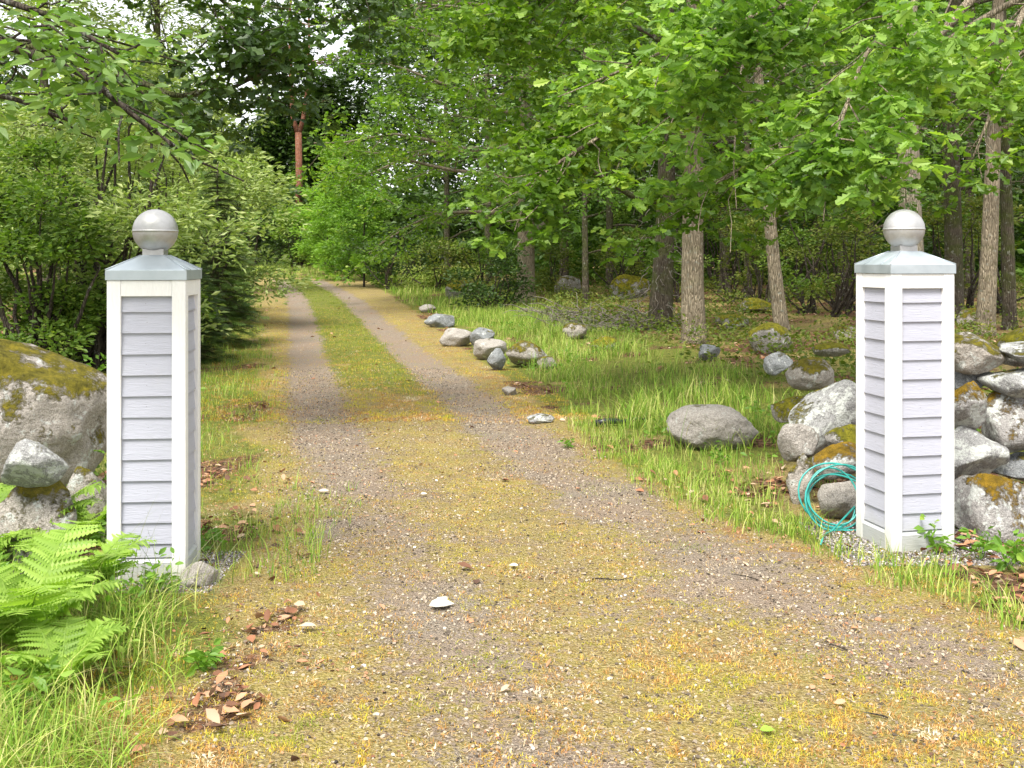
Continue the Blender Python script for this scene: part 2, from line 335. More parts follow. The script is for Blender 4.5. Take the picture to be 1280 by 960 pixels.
def build_ground():
    ys = [-12.0]
    while ys[-1] < 160: ys.append(ys[-1] + max(.045, abs(ys[-1]) * .011 if ys[-1] > 0 else .6))
    xs = [0.0]
    while xs[-1] < 110: xs.append(xs[-1] + max(.05, xs[-1] * .022))
    xs = np.array([-a for a in xs[:0:-1]] + xs); ys = np.array(ys)
    X, Y = np.meshgrid(xs, ys); x = X.ravel(); y = Y.ravel(); z = ground(x, y)
    nx, ny = len(xs), len(ys)
    i = np.arange(ny - 1)[:, None] * nx + np.arange(nx - 1)[None]
    q = np.stack([i, i + 1, i + nx + 1, i + nx], -1).reshape(-1, 4)
    me = np_mesh('ground', np.stack([x, y, z], 1), q.ravel(), np.arange(len(q)) * 4)
    a = me.color_attributes.new('cover', 'FLOAT_COLOR', 'POINT'); b, g, l, e = ground_masks(x, y)
    a.data.foreach_set('color', np.stack([b, g, l, e], 1).astype(np.float32).ravel())
    m = M('ground_cover'); o = m.obj(); at = m.n('Attribute', attribute_name='cover'); sp = m.n('SeparateColor'); m.l(at.outputs['Color'], sp.inputs[0])
    nb = m.noise(1.7, 6, o, .6); nm = m.noise(11, 6, o, .65); nf = m.noise(60, 5, o, .7); nff = m.noise(210, 3, o, .7)
    nh = m.noise(27, 5, o, .75)
    def wob(s, amt=.8): return m.math('ADD', s, m.math('MULTIPLY', m.math('SUBTRACT', m.math('ADD', m.math('MULTIPLY', nm, .35), m.math('ADD', m.math('MULTIPLY', nh, .35), m.math('MULTIPLY', nf, .3))), .5), amt * 3), True)
    moss = m.ramp(nm, [(.28, (.17, .12, .045)), (.42, (.38, .32, .055)), (.55, (.44, .32, .09)), (.68, (.38, .19, .07))])
    moss = m.mix(m.ramp(m.noise(2.6, 5, o, .7), [(.42, 0), (.6, .8)]), moss, m.mix(nf, (.10, .065, .035), (.44, .31, .17)))
    moss = m.mix(.5, moss, m.ramp(nf, [(.36, (.06, .045, .03)), (.5, (.36, .28, .10)), (.64, (.70, .60, .38))]))
    gv = m.vor(95, o, 'F1', 1); gd = m.vor(95, o, 'F1', 0)
    gr = m.ramp(gv, [(0, (.23, .165, .105)), (.5, (.46, .35, .235)), (.9, (.60, .49, .365)), (1, (.70, .66, .58))])
    gr = m.mix(m.ramp(gd, [(.35, 0), (.6, .75)]), gr, (.07, .055, .045)); gr = m.mix(.45, gr, m.ramp(nff, [(.36, (.07, .055, .045)), (.64, (.66, .59, .49))]))
    gr = m.mix(m.ramp(nb, [(.35, 0), (.65, .6)]), gr, (.36, .25, .17))
    grs = m.ramp(nm, [(.3, (.06, .075, .015)), (.48, (.17, .19, .03)), (.62, (.28, .28, .05)), (.75, (.30, .22, .10))]); grs = m.mix(.4, grs, m.ramp(nf, [(.35, (.04, .06, .01)), (.65, (.36, .38, .10))]))
    lc = m.vor(28, o, 'F1', 1); lt = m.ramp(lc, [(0, (.05, .03, .02)), (.4, (.16, .085, .045)), (.7, (.30, .15, .08)), (.9, (.40, .27, .18)), (1, (.12, .13, .02))]); lt = m.mix(m.ramp(m.vor(28, o, 'DISTANCE_TO_EDGE'), [(0, .8), (.08, 0)]), lt, (.03, .02, .015))
    c = m.mix(m.ramp(wob(at.outputs['Alpha'], .6), [(.35, 0), (.7, .75)]), moss, m.mix(nf, (.22, .09, .04), (.46, .26, .12)))
    c = m.mix(m.ramp(wob(sp.outputs[1]), [(.3, 0), (.6, 1)]), c, grs)
    c = m.mix(m.ramp(wob(sp.outputs[0], 1.0), [(.38, 0), (.62, 1)]), c, gr)
    c = m.mix(m.ramp(wob(sp.outputs[2]), [(.42, 0), (.62, 1)]), c, lt)
    h = m.math('ADD', m.math('MULTIPLY', nm, .7), m.math('ADD', m.math('MULTIPLY', nf, .5), m.math('MULTIPLY', gd, -.35)))
    m.surf(c, .95, m.bump(h, 1.0, .06), 0, .15)
    tagk(link('ground', me, m.m), 'mossy gravel drive with wheel tracks, verges and forest floor', 'ground', kind='structure')
build_ground()

# ------------------------------------------------------------------ gate pillars
def painted(name, c, grain=.35):
    m = M(name); mp = m.n('Mapping'); m.l(m.obj(), mp.inputs[0]); mp.inputs['Scale'].default_value = (1, 1, 9)
    mp2 = m.n('Mapping'); m.l(m.obj(), mp2.inputs[0]); mp2.inputs['Scale'].default_value = (9, 9, 1) if grain > .3 else (1, 1, 9)
    n = m.noise(14, 6, mp2.outputs[0], .65, .8); d = m.noise(5, 6, m.obj(), .65)
    col = m.mix(m.ramp(n, [(.35, .22), (.6, 0)]), c, tuple(x * .72 for x in c)); col = m.mix(m.ramp(d, [(.55, 0), (.8, .12)]), col, (.45, .44, .36))
    sx = m.n('SeparateXYZ'); m.l(m.obj(), sx.inputs[0]); lo = m.math('ADD', sx.outputs[2], m.math('MULTIPLY', d, .25))
    col = m.mix(m.ramp(lo, [(.10, .6), (.30, 0)]), col, (.36, .36, .25))
    m.surf(col, .5, m.bump(n, .7, .004), 0, .4); return m.m
WHITE = painted('white_paint', (.79, .78, .76)); GREYP = painted('pale_grey_paint', (.40, .405, .465), .2); BASEP = painted('grey_base_paint', (.44, .455, .49), .2)
m = M('zinc_sheet'); n = m.noise(6, 6, m.obj(), .6); m.surf(m.ramp(n, [(.3, (.36, .41, .44)), (.7, (.50, .55, .58))]), m.ramp(n, [(.3, .38), (.7, .55)]), m.bump(m.noise(3, 2, m.obj()), .2, .01), .55); ZINC = m.m
m = M('brushed_steel'); n = m.noise(18, 6, m.obj(), .7); m.surf(m.ramp(n, [(.3, (.36, .355, .345)), (.7, (.50, .495, .485))]), m.ramp(m.noise(9, 5, m.obj()), [(.35, .36), (.7, .58)]), m.bump(m.noise(5, 3, m.obj()), .3, .012), .65); STEEL = m.m
m = M('nail_rust'); m.surf((.10, .08, .07), .7); NAIL = m.m
W_ = .376
def pillar(cx, cy_, rot, ztop, label):
    t = empty('gate_pillar', (cx, cy_, 0), rot); tagk(t, label, 'gate pillar', 'gate pillars on either side of the drive')
    h = W_ / 2; pw = .066; zb = -.06
    for sx in (-1, 1):
        for sy in (-1, 1):
            V, Fc = [], []; x0, x1 = sorted((sx * (h - pw), sx * h)); y0, y1 = sorted((sy * (h - pw), sy * h))
            box(V, Fc, x0, x1, y0, y1, zb, ztop - .001); link('corner_post', pymesh('corner_post', V, Fc, .003), WHITE, t)
    for k in range(4):
        a = k * math.pi / 2; ca, sa = math.cos(a), math.sin(a)
        def ro(V): return [(x * ca - y * sa, x * sa + y * ca, z) for x, y, z in V]
        inn = h - pw
        V, Fc = [], []; box(V, Fc, -inn + .0006, inn - .0006, -h + .002, -h + .028, ztop - .080, ztop - .002); link('top_rail', pymesh('top_rail', ro(V), Fc, .002), WHITE, t)
        V, Fc = [], []; box(V, Fc, -inn + .0006, inn - .0006, -h + .004, -h + .024, zb, .085)
        V2, F2 = [], []; b = len(V); V += [(-inn + .0006, -h + .003, .0855), (inn - .0006, -h + .003, .0855), (inn - .0006, -h + .03, .0855), (-inn + .0006, -h + .03, .0855), (-inn + .0006, -h + .026, .108), (inn - .0006, -h + .026, .108)]
        Fc += [[b, b + 1, b + 5, b + 4], [b, b + 4, b + 3], [b + 1, b + 2, b + 5], [b + 2, b + 3, b + 4, b + 5], [b, b + 3, b + 2, b + 1]]
        link('base_board', pymesh('base_board', ro(V), Fc), BASEP, t)
        # lapped boards: each leans out at its foot, a shadow gap under it
        V, Fc, mt = [], [], []; z = ztop - .0805; pitch = .1035; top = True; i = 0
        while z > .115:
            z1 = z; z0 = max(.106, z - (pitch * (.78 if i == 0 else 1))); i += 1
            jl = random.uniform(-.0012, .0012); jr = random.uniform(-.0012, .0012)
            b = len(V); fo, fi = -h + .013 + random.uniform(-.001, .001), -h + .024
            V += [(-inn, fo, z0 + .004 + jl), (inn, fo, z0 + .004 + jr), (inn, fi, z1 + .004), (-inn, fi, z1 + .004), (-inn, -h + .034, z0 + .004 + jl), (inn, -h + .034, z0 + .004 + jr), (inn, -h + .034, z1 + .004), (-inn, -h + .034, z1 + .004)]
            nf_ = [[b, b + 1, b + 2, b + 3], [b, b + 4, b + 5, b + 1], [b + 2, b + 6, b + 7, b + 3]]; Fc += nf_; mt += [0] * 3
            zn = z0 + .55 * (z1 - z0); xn = random.uniform(-.008, .008); b = len(V); yn = fo + (fi - fo) * .55 - .0012
            rn = .0016; V += [(xn + rn * math.cos(q * math.pi / 3), yn, zn + rn * math.sin(q * math.pi / 3)) for q in range(6)]; Fc.append([b + q for q in range(6)]); mt.append(1)
            z = z0
        link('siding_panel', pymesh('siding_panel', ro(V), Fc, 0, mt), [GREYP, NAIL], t)
    # zinc cap: fascia, hipped roof with fold seams
    e = h + .006; c = .058; zf = ztop + .050; zr = ztop + .122
    V, Fc = [], []
    for (r, z) in ((e, ztop), (e, zf - .003), (e - .003, zf), (c, zr), (c - .006, zr + .001)):
        V += [(-r, -r, z), (r, -r, z), (r, r, z), (-r, r, z)]
    for q in range(4):
        for s in range(4): Fc.append([q * 4 + s, q * 4 + (s + 1) % 4, q * 4 + 4 + (s + 1) % 4, q * 4 + 4 + s])
    Fc.append([16, 17, 18, 19]); Fc.append([3, 2, 1, 0])
    cap = link('roof_cap', pymesh('roof_cap', V, Fc), ZINC, t)
    tb = Tubes()
    for sx, sy in ((-1, -1), (1, -1), (1, 1), (-1, 1)): tb.add([(sx * e, sy * e, zf), (sx * c, sy * c, zr)], [.0035, .0035], 6)
    for sx, sy in ((-1, 1), (1, -1), (1, 1), (-1, -1)):
        tb.add([(sx * e, sy * e * .45, zf), (sx * c, sy * c * .9, zr - .001)], [.0015, .0015], 4)
    link('fold_seam', tb.mesh('fold_seam'), ZINC, cap)
    V, Fc = [], []; box(V, Fc, -.052, .052, -.052, .052, zr - .004, zr + .032); col = link('collar', pymesh('collar', V, Fc, .002), STEEL, t)
    V, Fc = [], []; box(V, Fc, -.0012, .0012, -.055, -.0522, zr + .012, zr + .015); 
    # ball of two pressed halves with a seam
    import bmesh
    bm = bmesh.new(); r = .111; n = 40; prof = []
    for k in range(n + 1):
        a = -math.pi / 2 + math.pi * k / n; rr = r * math.cos(a); 
        prof.append((max(rr, .0004), r * math.sin(a)))
    k0 = n // 2; prof[k0:k0 + 1] = [(r, -.0035), (r + .0022, -.0025), (r + .0022, .0025), (r, .0035)]
    S = 64; V, Fc = [], []
    for pr, pz in prof: V += [(pr * math.cos(q / S * 2 * math.pi), pr * math.sin(q / S * 2 * math.pi), pz + zr + .122) for q in range(S)]
    for k in range(len(prof) - 1):
        for q in range(S): Fc.append([k * S + q, k * S + (q + 1) % S, (k + 1) * S + (q + 1) % S, (k + 1) * S + q])
    me = pymesh('ball_finial', V, Fc); me.polygons.foreach_set('use_smooth', [True] * len(Fc)); link('ball_finial', me, STEEL, t)
    return t
def pill(cornx, corny, ang, side, ztop, label):
    e1 = np.array([math.cos(ang), math.sin(ang)]); e2 = np.array([-math.sin(ang), math.cos(ang)])
    c = np.array([cornx, corny]) + side * W_ / 2 * e1 + W_ / 2 * e2
    return pillar(c[0], c[1], ang, ztop, label)
pill(-1.602, 5.30, R(5.2), -1, 1.472, 'white framed pillar with grey lapped boards and steel ball, left of the drive beside ferns and a mossy boulder')
pill(2.034, 5.794, R(11), 1, 1.497, 'white framed pillar with grey lapped boards and steel ball, right of the drive in front of the stone wall')

# ------------------------------------------------------------------ stones
def stone_mesh(dims, seed, angular=.5, sub=4, amp=.22):
    import bmesh
    bm = bmesh.new(); bmesh.ops.create_icosphere(bm, subdivisions=sub, radius=1)
    me = bpy.data.meshes.new('stone'); bm.to_mesh(me); bm.free()
    V = np.empty(len(me.vertices) * 3, np.float32); me.vertices.foreach_get('co', V); V = V.reshape(-1, 3).astype(float)
    r = np.random.default_rng(seed)
    V = V * (1 + .16 * fbm(V * 1.1 + seed * 3.3, 2, seed + 9)[:, None])
    for _ in range(int(8 + angular * 14)):       # flat broken faces
        n = r.normal(size=3); n /= np.linalg.norm(n); d = r.uniform(.50, .85) if angular > .2 else r.uniform(.78, .95)
        over = V @ n - d; V = V - np.outer(np.maximum(over, 0) * min(1, .5 + angular), n)
    V = V * (1 + amp * .5 * fbm(V * 1.3 + seed * 7.7, 3, seed)[:, None] + amp * .34 * fbm(V * 4.5 + seed, 4, seed + 5)[:, None])
    V = V / np.abs(V).max(0) * np.array(dims) / 2
    me.vertices.foreach_set('co', V.astype(np.float32).ravel()); me.polygons.foreach_set('use_smooth', [True] * len(me.polygons)); me.update()
    return me
NS = 0
def stone(x0, x1, y0, y1, Y, mat, label, depth=.8, ang=.5, tilt=0, rz=None, name='stone', cat='stone', group=None, sink=.0, sub=4):
    """stone filling that box of the photograph at distance Y (None: where its foot meets the ground)"""
    global NS; NS += 1
    if Y is None: Y = gp((x0 + x1) / 2, y1)[1]
    wd = (x1 - x0) / F * Y; hg = (y1 - y0) / F * Y
    Yc = Y + wd * depth / 2; k = Yc / Y
    if rz is None: rz = random.uniform(-.25, .25)
    wd *= k * (1.16 if group else 1.05); hg *= k * (1.14 if group else 1.0)
    c = P((x0 + x1) / 2, (y0 + y1) / 2, Yc)
    gz = g1(c[0], c[1]); top = c[2] + hg / 2
    if c[2] - hg / 2 - gz < .12 * max(hg, .3) + .1 and Y is not None and group is None:
        bot = min(c[2] - hg / 2, gz - sink - .12 * hg); hg = top - bot; c[2] = (top + bot) / 2
    me = stone_mesh((wd, wd * depth, hg), NS * 13 + 5, ang, sub)
    o = link(name, me, ST[mat], None, tuple(c), (0, R(tilt), rz)); tagk(o, label, cat, group); return o
# left of the drive
stone(-110, 142, 424, 600, 6.6, 'moss', 'huge rounded boulder with brown moss on top, behind the left pillar', .8, .15, name='boulder', cat='boulder', sub=5)
stone(-8, 84, 545, 612, 5.0, 'lichen', 'white lichened stone resting on the lower stone beside the ferns', .8, .3, rz=.1)
stone(-25, 116, 596, 700, 5.1, 'moss', 'grey brown stone carrying the white lichened stone, behind the ferns', .7, .5, rz=0)
stone(80, 140, 580, 680, 6.0, 'moss', 'brown overgrown stone between the huge boulder and the left pillar', .8, .4)
stone(226, 276, 697, 742, 5.15, 'bare', 'small tan stone at the foot of the left pillar', .8, .4, rz=.2)
# wall to the right of the right pillar
WG = 'stones of the dry stone wall'
stone(1178, 1330, 590, 705, 6.0, 'orange', 'largest wall stone, dark grey with orange moss, lowest right of the right pillar', .7, .45, sub=5)
stone(1176, 1247, 534, 600, 6.35, 'lichen', 'grey lichened wall stone between the large bottom stone and the moss-topped stone beside the pillar', .9, .5, group=WG)
stone(1240, 1330, 566, 604, 6.4, 'slate', 'small grey stone wedged above the largest wall stone at the right edge', .9, .5, group=WG)
stone(1212, 1330, 494, 574, 6.4, 'orange', 'big wall stone covered in orange brown moss at the right edge', .9, .4, group=WG)
stone(1178, 1234, 480, 542, 6.4, 'orange', 'wall stone with a yellow moss cap and white lichen beside the pillar', .9, .4, group=WG)
stone(1232, 1330, 452, 508, 6.5, 'lichen', 'grey white stone under the mossy top stones at the right edge', .9, .6, group=WG)
stone(1180, 1240, 448, 490, 6.75, 'slate', 'dark recessed stone under the speckled granite top stone', .9, .5, group=WG)
stone(1180, 1252, 415, 466, 6.6, 'moss', 'speckled granite stone lying on top of the wall beside the pillar', .9, .4, tilt=12, group=WG)
stone(1236, 1330, 412, 458, 6.95, 'mossfull', 'yellow moss covered stone on top of the wall behind', .9, .3, group=WG)
stone(1258, 1340, 424, 456, 6.5, 'lichen', 'white lichened stone on top of the wall at the right edge', .9, .5, group=WG)
# wall to the left of the right pillar
stone(962, 1090, 486, 560, 7.2, 'lichen', 'long tilted slab with white lichen spots left of the right pillar', .45, .7, tilt=-28, rz=.25, name='stone_slab', cat='stone', sink=.1)
stone(972, 1022, 528, 580, 7.0, 'bare', 'rounded brown stone under the low end of the tilted slab', .9, .3)
stone(1032, 1090, 530, 568, 6.9, 'mossfull', 'small yellow green mossy stone right behind the right pillar', .9, .3)
stone(1018, 1092, 553, 602, 6.7, 'orange', 'grey stone with an orange moss cap above the coiled hose', .8, .4)
stone(1024, 1092, 590, 645, 6.45, 'bare', 'brown stone lying inside the coiled hose', .8, .4)
stone(984, 1022, 558, 618, 6.9, 'moss', 'mossy stone just left of the coiled hose', .8, .4)
stone(1040, 1100, 500, 540, 7.6, 'moss', 'grey mossy stone behind the tilted slab beside the pillar', .8, .4)
stone(966, 1016, 494, 530, 8.1, 'mossfull', 'moss covered stone behind the upper side of the tilted slab', .9, .3)
stone(984, 1044, 446, 490, 9.2, 'moss', 'brown mounded stone with dry grass behind the tilted slab', .9, .2)
stone(954, 988, 438, 470, 10.5, 'slate', 'grey stone behind the brown mound left of the right pillar', .9, .5)
stone(1016, 1060, 428, 446, 11.5, 'mossfull', 'flat yellow green moss cushion stone close left of the right pillar', .9, .1)
stone(832, 946, 504, 566, None, 'bare', 'large smooth pale granite boulder lying in the grass on the right verge', .75, .12, name='boulder', cat='boulder', rz=.0, sub=5)
# row along the drive
RG = 'stones lined up beside the drive'
for (a, b, c, d, mt, lb, an) in (
    (550, 592, 410, 434, 'bare', 'pale cream stone left of the dark slate stone in the row', .3),
    (588, 622, 409, 436, 'slate', 'dark slate grey stone behind the tan stone in the row', .3),
    (586, 633, 421, 451, 'bare', 'tan rounded stone in front of the dark slate stone', .3),
    (608, 632, 435, 464, 'slate', 'small grey stone between the tan stone and the large mossy one', .4),
    (628, 686, 425, 461, 'moss', 'large mossy grey stone at the near end of the row', .4),
    (672, 698, 443, 462, 'moss', 'low stone half hidden in grass right of the large mossy stone', .4),
    (524, 546, 380, 391, 'bare', 'farthest small pale stone of the row beside the drive', .3),
    (532, 567, 388, 410, 'slate', 'grey stone pair next to the farthest small pale stone', .4),
    (627, 648, 482, 495, 'bare', 'small white stone in the grass below the row', .4),
    (657, 692, 517, 530, 'lichen', 'flat pale stone beside the right wheel track', .4)):
    o = stone(a, b, c, d, None, mt, lb, .8, an); o['group'] = RG
# stones in the wood
FG = 'mossy stones on the forest floor'
for (a, b, c, d, mt, lb) in (
    (556, 591, 349, 374, 'mossfull', 'flat topped yellow mossy rock left of the lone oak trunk'),
    (691, 726, 344, 372, 'moss', 'mossy rock right of the lone oak trunk'),
    (758, 812, 342, 374, 'mossfull', 'broad moss mound far back between the trunks'),
    (738, 774, 418, 438, 'mossfull', 'bright yellow moss cushion stone at the top of the verge'),
    (704, 737, 403, 425, 'moss', 'brown flat stone beside the dry branches'),
    (888, 934, 390, 414, 'mossfull', 'yellow moss mound right of the thick pale trunk'),
    (924, 988, 402, 444, 'mossfull', 'large dark mossy boulder beside the thin leaning trunk'),
    (922, 965, 372, 392, 'mossfull', 'low mossy rock behind the large dark mossy boulder'),
    (1040, 1072, 408, 428, 'moss', 'dark mossy rock far back beside the right pillar'),
    (1196, 1226, 384, 412, 'moss', 'orange mossed rock behind the wall and the bare trunk'),
    (870, 900, 430, 452, 'slate', 'dark stone at the foot of the thick pale trunk')):
    o = stone(a, b, c, d, None, mt, lb, .9, .3); o['group'] = FG

# ------------------------------------------------------------------ trees
def wander(p0, p1, n, amp, seed):
    r = np.random.default_rng(seed); t = np.linspace(0, 1, n)[:, None]; p0 = np.array(p0, float); p1 = np.array(p1, float)
    L = np.linalg.norm(p1 - p0); q = p0 + (p1 - p0) * t
    k = r.normal(size=(4, 3)) * amp * L
    for i in range(4): q = q + np.sin(t * np.pi * (i + 1)) * k[i] / (i + 1) * (.6 if i else 1)
    return q
def limb_to(tb, pts, r0, r1, clusters, sub, sublen, step, seed, start=.25, side=7, flat=.35, subr=.35):
    """adds a limb tube, side branches off it and the places where leaves grow"""
    r = np.random.default_rng(seed); m = len(pts); rr = np.linspace(r0, r1, m); tb.add(pts, rr, side, rough=.15, seed=seed)
    L = np.linalg.norm(np.diff(pts, axis=0), axis=1).sum()
    def along(t):
        f = t * (m - 1); i = min(int(f), m - 2); return pts[i] + (pts[i + 1] - pts[i]) * (f - i), unit((pts[i + 1] - pts[i])[None])[0]
    for k in range(sub):
        t = start + (1 - start) * (k + r.uniform(.1, .9)) / sub; p, d = along(t)
        a = r.uniform(.5, 1.25) * (1 if k % 2 else -1); ax = np.array([-d[1], d[0], 0]); 
        e = d * math.cos(a) + unit(np.cross(d, [0, 0, 1])[None])[0] * math.sin(a) + np.array([0, 0, r.normal() * flat]); e = e / np.linalg.norm(e)
        l = sublen * L * r.uniform(.6, 1.2) * (1.1 - .6 * t); q = wander(p, p + e * l + np.array([0, 0, -.12 * l]), 5, .05, seed * 31 + k)
        tb.add(q, np.linspace(max(.006, rr[int(t * (m - 1))] * subr), .004, 5), 5, cap=False)
        nn = max(2, int(l / step))
        for i in range(nn):
            u = .25 + .8 * (i + .5) / nn; j = min(u, 1) * 4; i0 = min(int(j), 3); pc = q[i0] + (q[i0 + 1] - q[i0]) * (j - i0)
            clusters.append((pc, e))
        clusters.append((q[-1], e))
    clusters.append((pts[-1], unit((pts[-1] - pts[-2])[None])[0]))
def leaves(name, clusters, k, rad, size, T, mat, parent, origin, seed, flatten=.55, up=.9, droop=.0, thin=0, rosette=False, tf=.9):
    r = np.random.default_rng(seed)
    C = np.array([c[0] for c in clusters]); D = np.array([c[1] for c in clusters])
    if thin:
        keep = fbm(C * tf + seed, 2, seed) > thin; C = C[keep]; D = D[keep]
    n = len(C); off = r.normal(size=(n * k, 3)); off = unit(off) * (r.uniform(0, 1, (n * k, 1)) ** .5) * rad; off[:, 2] *= flatten
    Pn = np.repeat(C, k, 0) + off
    d = unit(off) * .8 + np.repeat(D, k, 0) * .5 + r.normal(size=(n * k, 3)) * .35; d[:, 2] = d[:, 2] * .5 - droop
    if rosette:
        tips = np.repeat(C, k, 0) + np.repeat(unit(r.normal(size=(n, 3))) * 0, k, 0)
        ng = max(1, k // 6); gofs = r.normal(size=(n, ng, 3)) * rad * .62; gofs[:, :, 2] *= flatten
        g = (np.arange(n * k) % k) // 6; g = np.minimum(g, ng - 1); gi = np.repeat(np.arange(n), k)
        Pn = C[gi] + gofs[gi, g] + r.normal(size=(n * k, 3)) * .012
        a = (np.arange(n * k) % 6) / 6 * 2 * np.pi + np.repeat(r.uniform(0, 6.3, n), k) + r.normal(size=n * k) * .25
        d = np.stack([np.cos(a), np.sin(a), -.25 - droop + r.normal(size=n * k) * .4], 1)
    N = r.normal(size=(n * k, 3)) * .75; N[:, 2] = up * .75 + N[:, 2]
    S = size * r.uniform(.42, 1.3, n * k)
    return link(name, scatter(name, T, Pn, d, N, S, False, origin), mat, parent)
def tree(base, H, r, label, seed, bark, leaf, T, size, k, rad, limbs=10, h0=.2, h1=.9, reach=3.0, bias=(0, 0), biasw=.5, lean=(0, 0), explicit=(), cat='tree', group=None, name='oak_tree',
         droop=.15, sub=7, step=.34, thin=0, sides=14, rosette=False, upang=.35, tf=.9, sublen=.42):
    base = np.array(base, float); base[2] -= .05; rr = np.random.default_rng(seed)
    t = empty(name, tuple(base)); tagk(t, label, cat, group)
    top = base + np.array([lean[0], lean[1], H]); pts = wander(base, top, 14, .006, seed)
    pts = np.vstack([pts[:1], pts[0] + (pts[1] - pts[0]) * .12, pts[0] + (pts[1] - pts[0]) * .35, pts[1:]])
    tb = Tubes(); rad_ = r * (1 - .85 * np.linspace(0, 1, len(pts)) ** 1.2); tb.add(pts, rad_, sides, flare=.55, rough=.16, seed=seed)
    lb = tb; cl = []
    for i in range(limbs):
        u = h0 + (h1 - h0) * (i + rr.uniform(0, .8)) / limbs; j = np.interp(base[2] + u * H, pts[:, 2], np.arange(len(pts))); p = pts[int(j)] + (pts[min(int(j) + 1, len(pts) - 1)] - pts[int(j)]) * (j - int(j))
        a = i * 2.4 + rr.uniform(-.5, .5); d = np.array([math.cos(a), math.sin(a), 0]) * (1 - biasw) + np.array([bias[0], bias[1], 0]) * biasw
        L = reach * rr.uniform(.7, 1.15) * (1 - .45 * max(0, (u - .5) / .5)) * (np.linalg.norm(d) + .35)
        d = d / max(.01, np.linalg.norm(d)); e = p + d * L + np.array([0, 0, L * (upang + rr.normal() * .15)])
        q = wander(p, e, 8, .045, seed * 17 + i); q[:, 2] -= droop * L * np.linspace(0, 1, 8) ** 2
        limb_to(lb, q, r * .32 * (1 - .5 * u), .012, cl, sub, sublen, step, seed * 101 + i)
    for i, (ex, er) in enumerate(explicit):
        ex = np.array(ex, float); ex[0] = (base[0], base[1], max(1.5, min(base[2] + H * .8, ex[0][2] - .4))); tt = np.linspace(0, len(ex) - 1, 4 * len(ex)); q = np.stack([np.interp(tt, np.arange(len(ex)), ex[:, c]) for c in range(3)], 1)
        q = q + fbm(q * 2.0 + i, 2, seed + i)[:, None] * np.array([.04, .04, .05])
        limb_to(lb, q, er, .008, cl, max(6, int(np.linalg.norm(ex[-1] - ex[0]) * 5)), .28, step * .75, seed * 211 + i)
    link('trunk', tb.mesh('trunk', base), bark, t)
    leaves('crown', cl, k, rad, size, T, LEAF[leaf], t, base, seed, thin=thin, rosette=rosette, tf=tf, droop=.12)
    return t
def bush(c, rx, ry, h, label, seed, leaf, T, size, n, lobes=14, name='bush', cat='bush', up=.7, stems=9, bark=None, k=14, rad=.28, bottom=.1, group=None):
    c = np.array(c, float); r = np.random.default_rng(seed); t = empty(name, tuple(c)); tagk(t, label, cat, group)
    cl = []; tb = Tubes(); n_l = max(1, n // lobes)
    for i in range(lobes):
        a = r.uniform(0, 6.28); u = r.uniform(.1, .95) ** .6; z = r.uniform(bottom, .92); wfac = math.sqrt(max(.05, 1 - ((z - .4) / .62) ** 2))
        lc = c + np.array([rx * math.cos(a) * u * wfac * .8, ry * math.sin(a) * u * wfac * .8, h * z]); lr = r.uniform(.22, .42) * min(rx, h * .8)
        q = wander(c + np.array([r.normal() * .08 * rx, r.normal() * .08 * ry, 0]), lc, 6, .07, seed * 7 + i); tb.add(q, np.linspace(.02 + .006 * h, .006, 6), 5, cap=False)
        d = unit(r.normal(size=(n_l, 3))); d[:, 2] = np.abs(d[:, 2]) * .9 - .25
        for v in d: cl.append((lc + v * lr * r.uniform(.45, 1.05), v))
        for v in d[:5]: tb.add(wander(lc, lc + v * lr * .9, 4, .05, seed + i), [.007, .005, .004, .002], 4, cap=False)
    link('stems', tb.mesh('stems', c), bark or TWIG, t)
    leaves('foliage', cl, k, rad, size, T, LEAF[leaf], t, c, seed, up=up); return t
TO, TN, TS, TV = lobed(), notched(), simple(), ovate()
TLANCE = simple(.19)

# oaks of the wood on the right (foot in the photograph, trunk radius)
def foot(px, py): return gp(px, py)
oak = dict(bark=BARK_O, leaf='oak', T=TN, size=.12, k=16, rad=.36)
A = foot(868, 428)
tree(A, 13, .205, 'thick pale grey barked oak trunk, straight, in the middle of the right verge', 11, reach=3.6, limbs=17, h0=.22, h1=.85, bias=(0, -1), biasw=.4, **oak)
B = foot(657, 378)
tree(B, 15, .26, 'broad leafy oak alone beside the drive, its crown reaching left over the bend', 12, reach=4.3, limbs=34, h0=.12, h1=.92, bias=(-1, -.35), biasw=.42, sub=11, upang=.22, droop=.2, **{**oak, 'leaf': 'oaksun', 'size': .15, 'k': 20})
C = foot(824, 412)
tree(C, 13, .22, 'dark oak trunk wrapped in dry twigs left of the thick pale trunk', 13, reach=3.6, limbs=16, h0=.14, h1=.8, bias=(-.3, -1), biasw=.4, **{**oak, 'bark': BARK_D})
D = foot(982, 438)
tree(D, 9, .125, 'thin leaning grey trunk beside the dark mossy boulder', 14, reach=2.6, limbs=10, h0=.3, h1=.9, lean=(-.9, .3), **oak)
E = foot(1143, 430)
tree(E, 13, .21, 'tall pale trunk rising behind the ball of the right pillar', 15, reach=3.0, limbs=10, h0=.48, h1=.9, bias=(-.2, .6), biasw=.4, **{**oak, 'bark': BARK_W})
Ft = foot(1232, 418)
tree(Ft, 12, .17, 'bare grey trunk standing behind the stone wall right of the pillar', 16, reach=3.2, limbs=11, h0=.28, h1=.85, bias=(0, -1), biasw=.3, lean=(.6, 0), **oak)
G_ = foot(1262, 412)
tree(G_, 11, .14, 'dark slim trunk close to the right edge of the photo', 17, reach=2.6, limbs=9, h0=.28, lean=(-.4, 0), **{**oak, 'bark': BARK_D})
Hh = foot(1192, 402)
tree(Hh, 13, .22, 'dark trunk in the shade between the pillar ball and the bare grey trunk', 18, reach=3.2, limbs=12, h0=.2, **{**oak, 'bark': BARK_D, 'leaf': 'oakdark'})
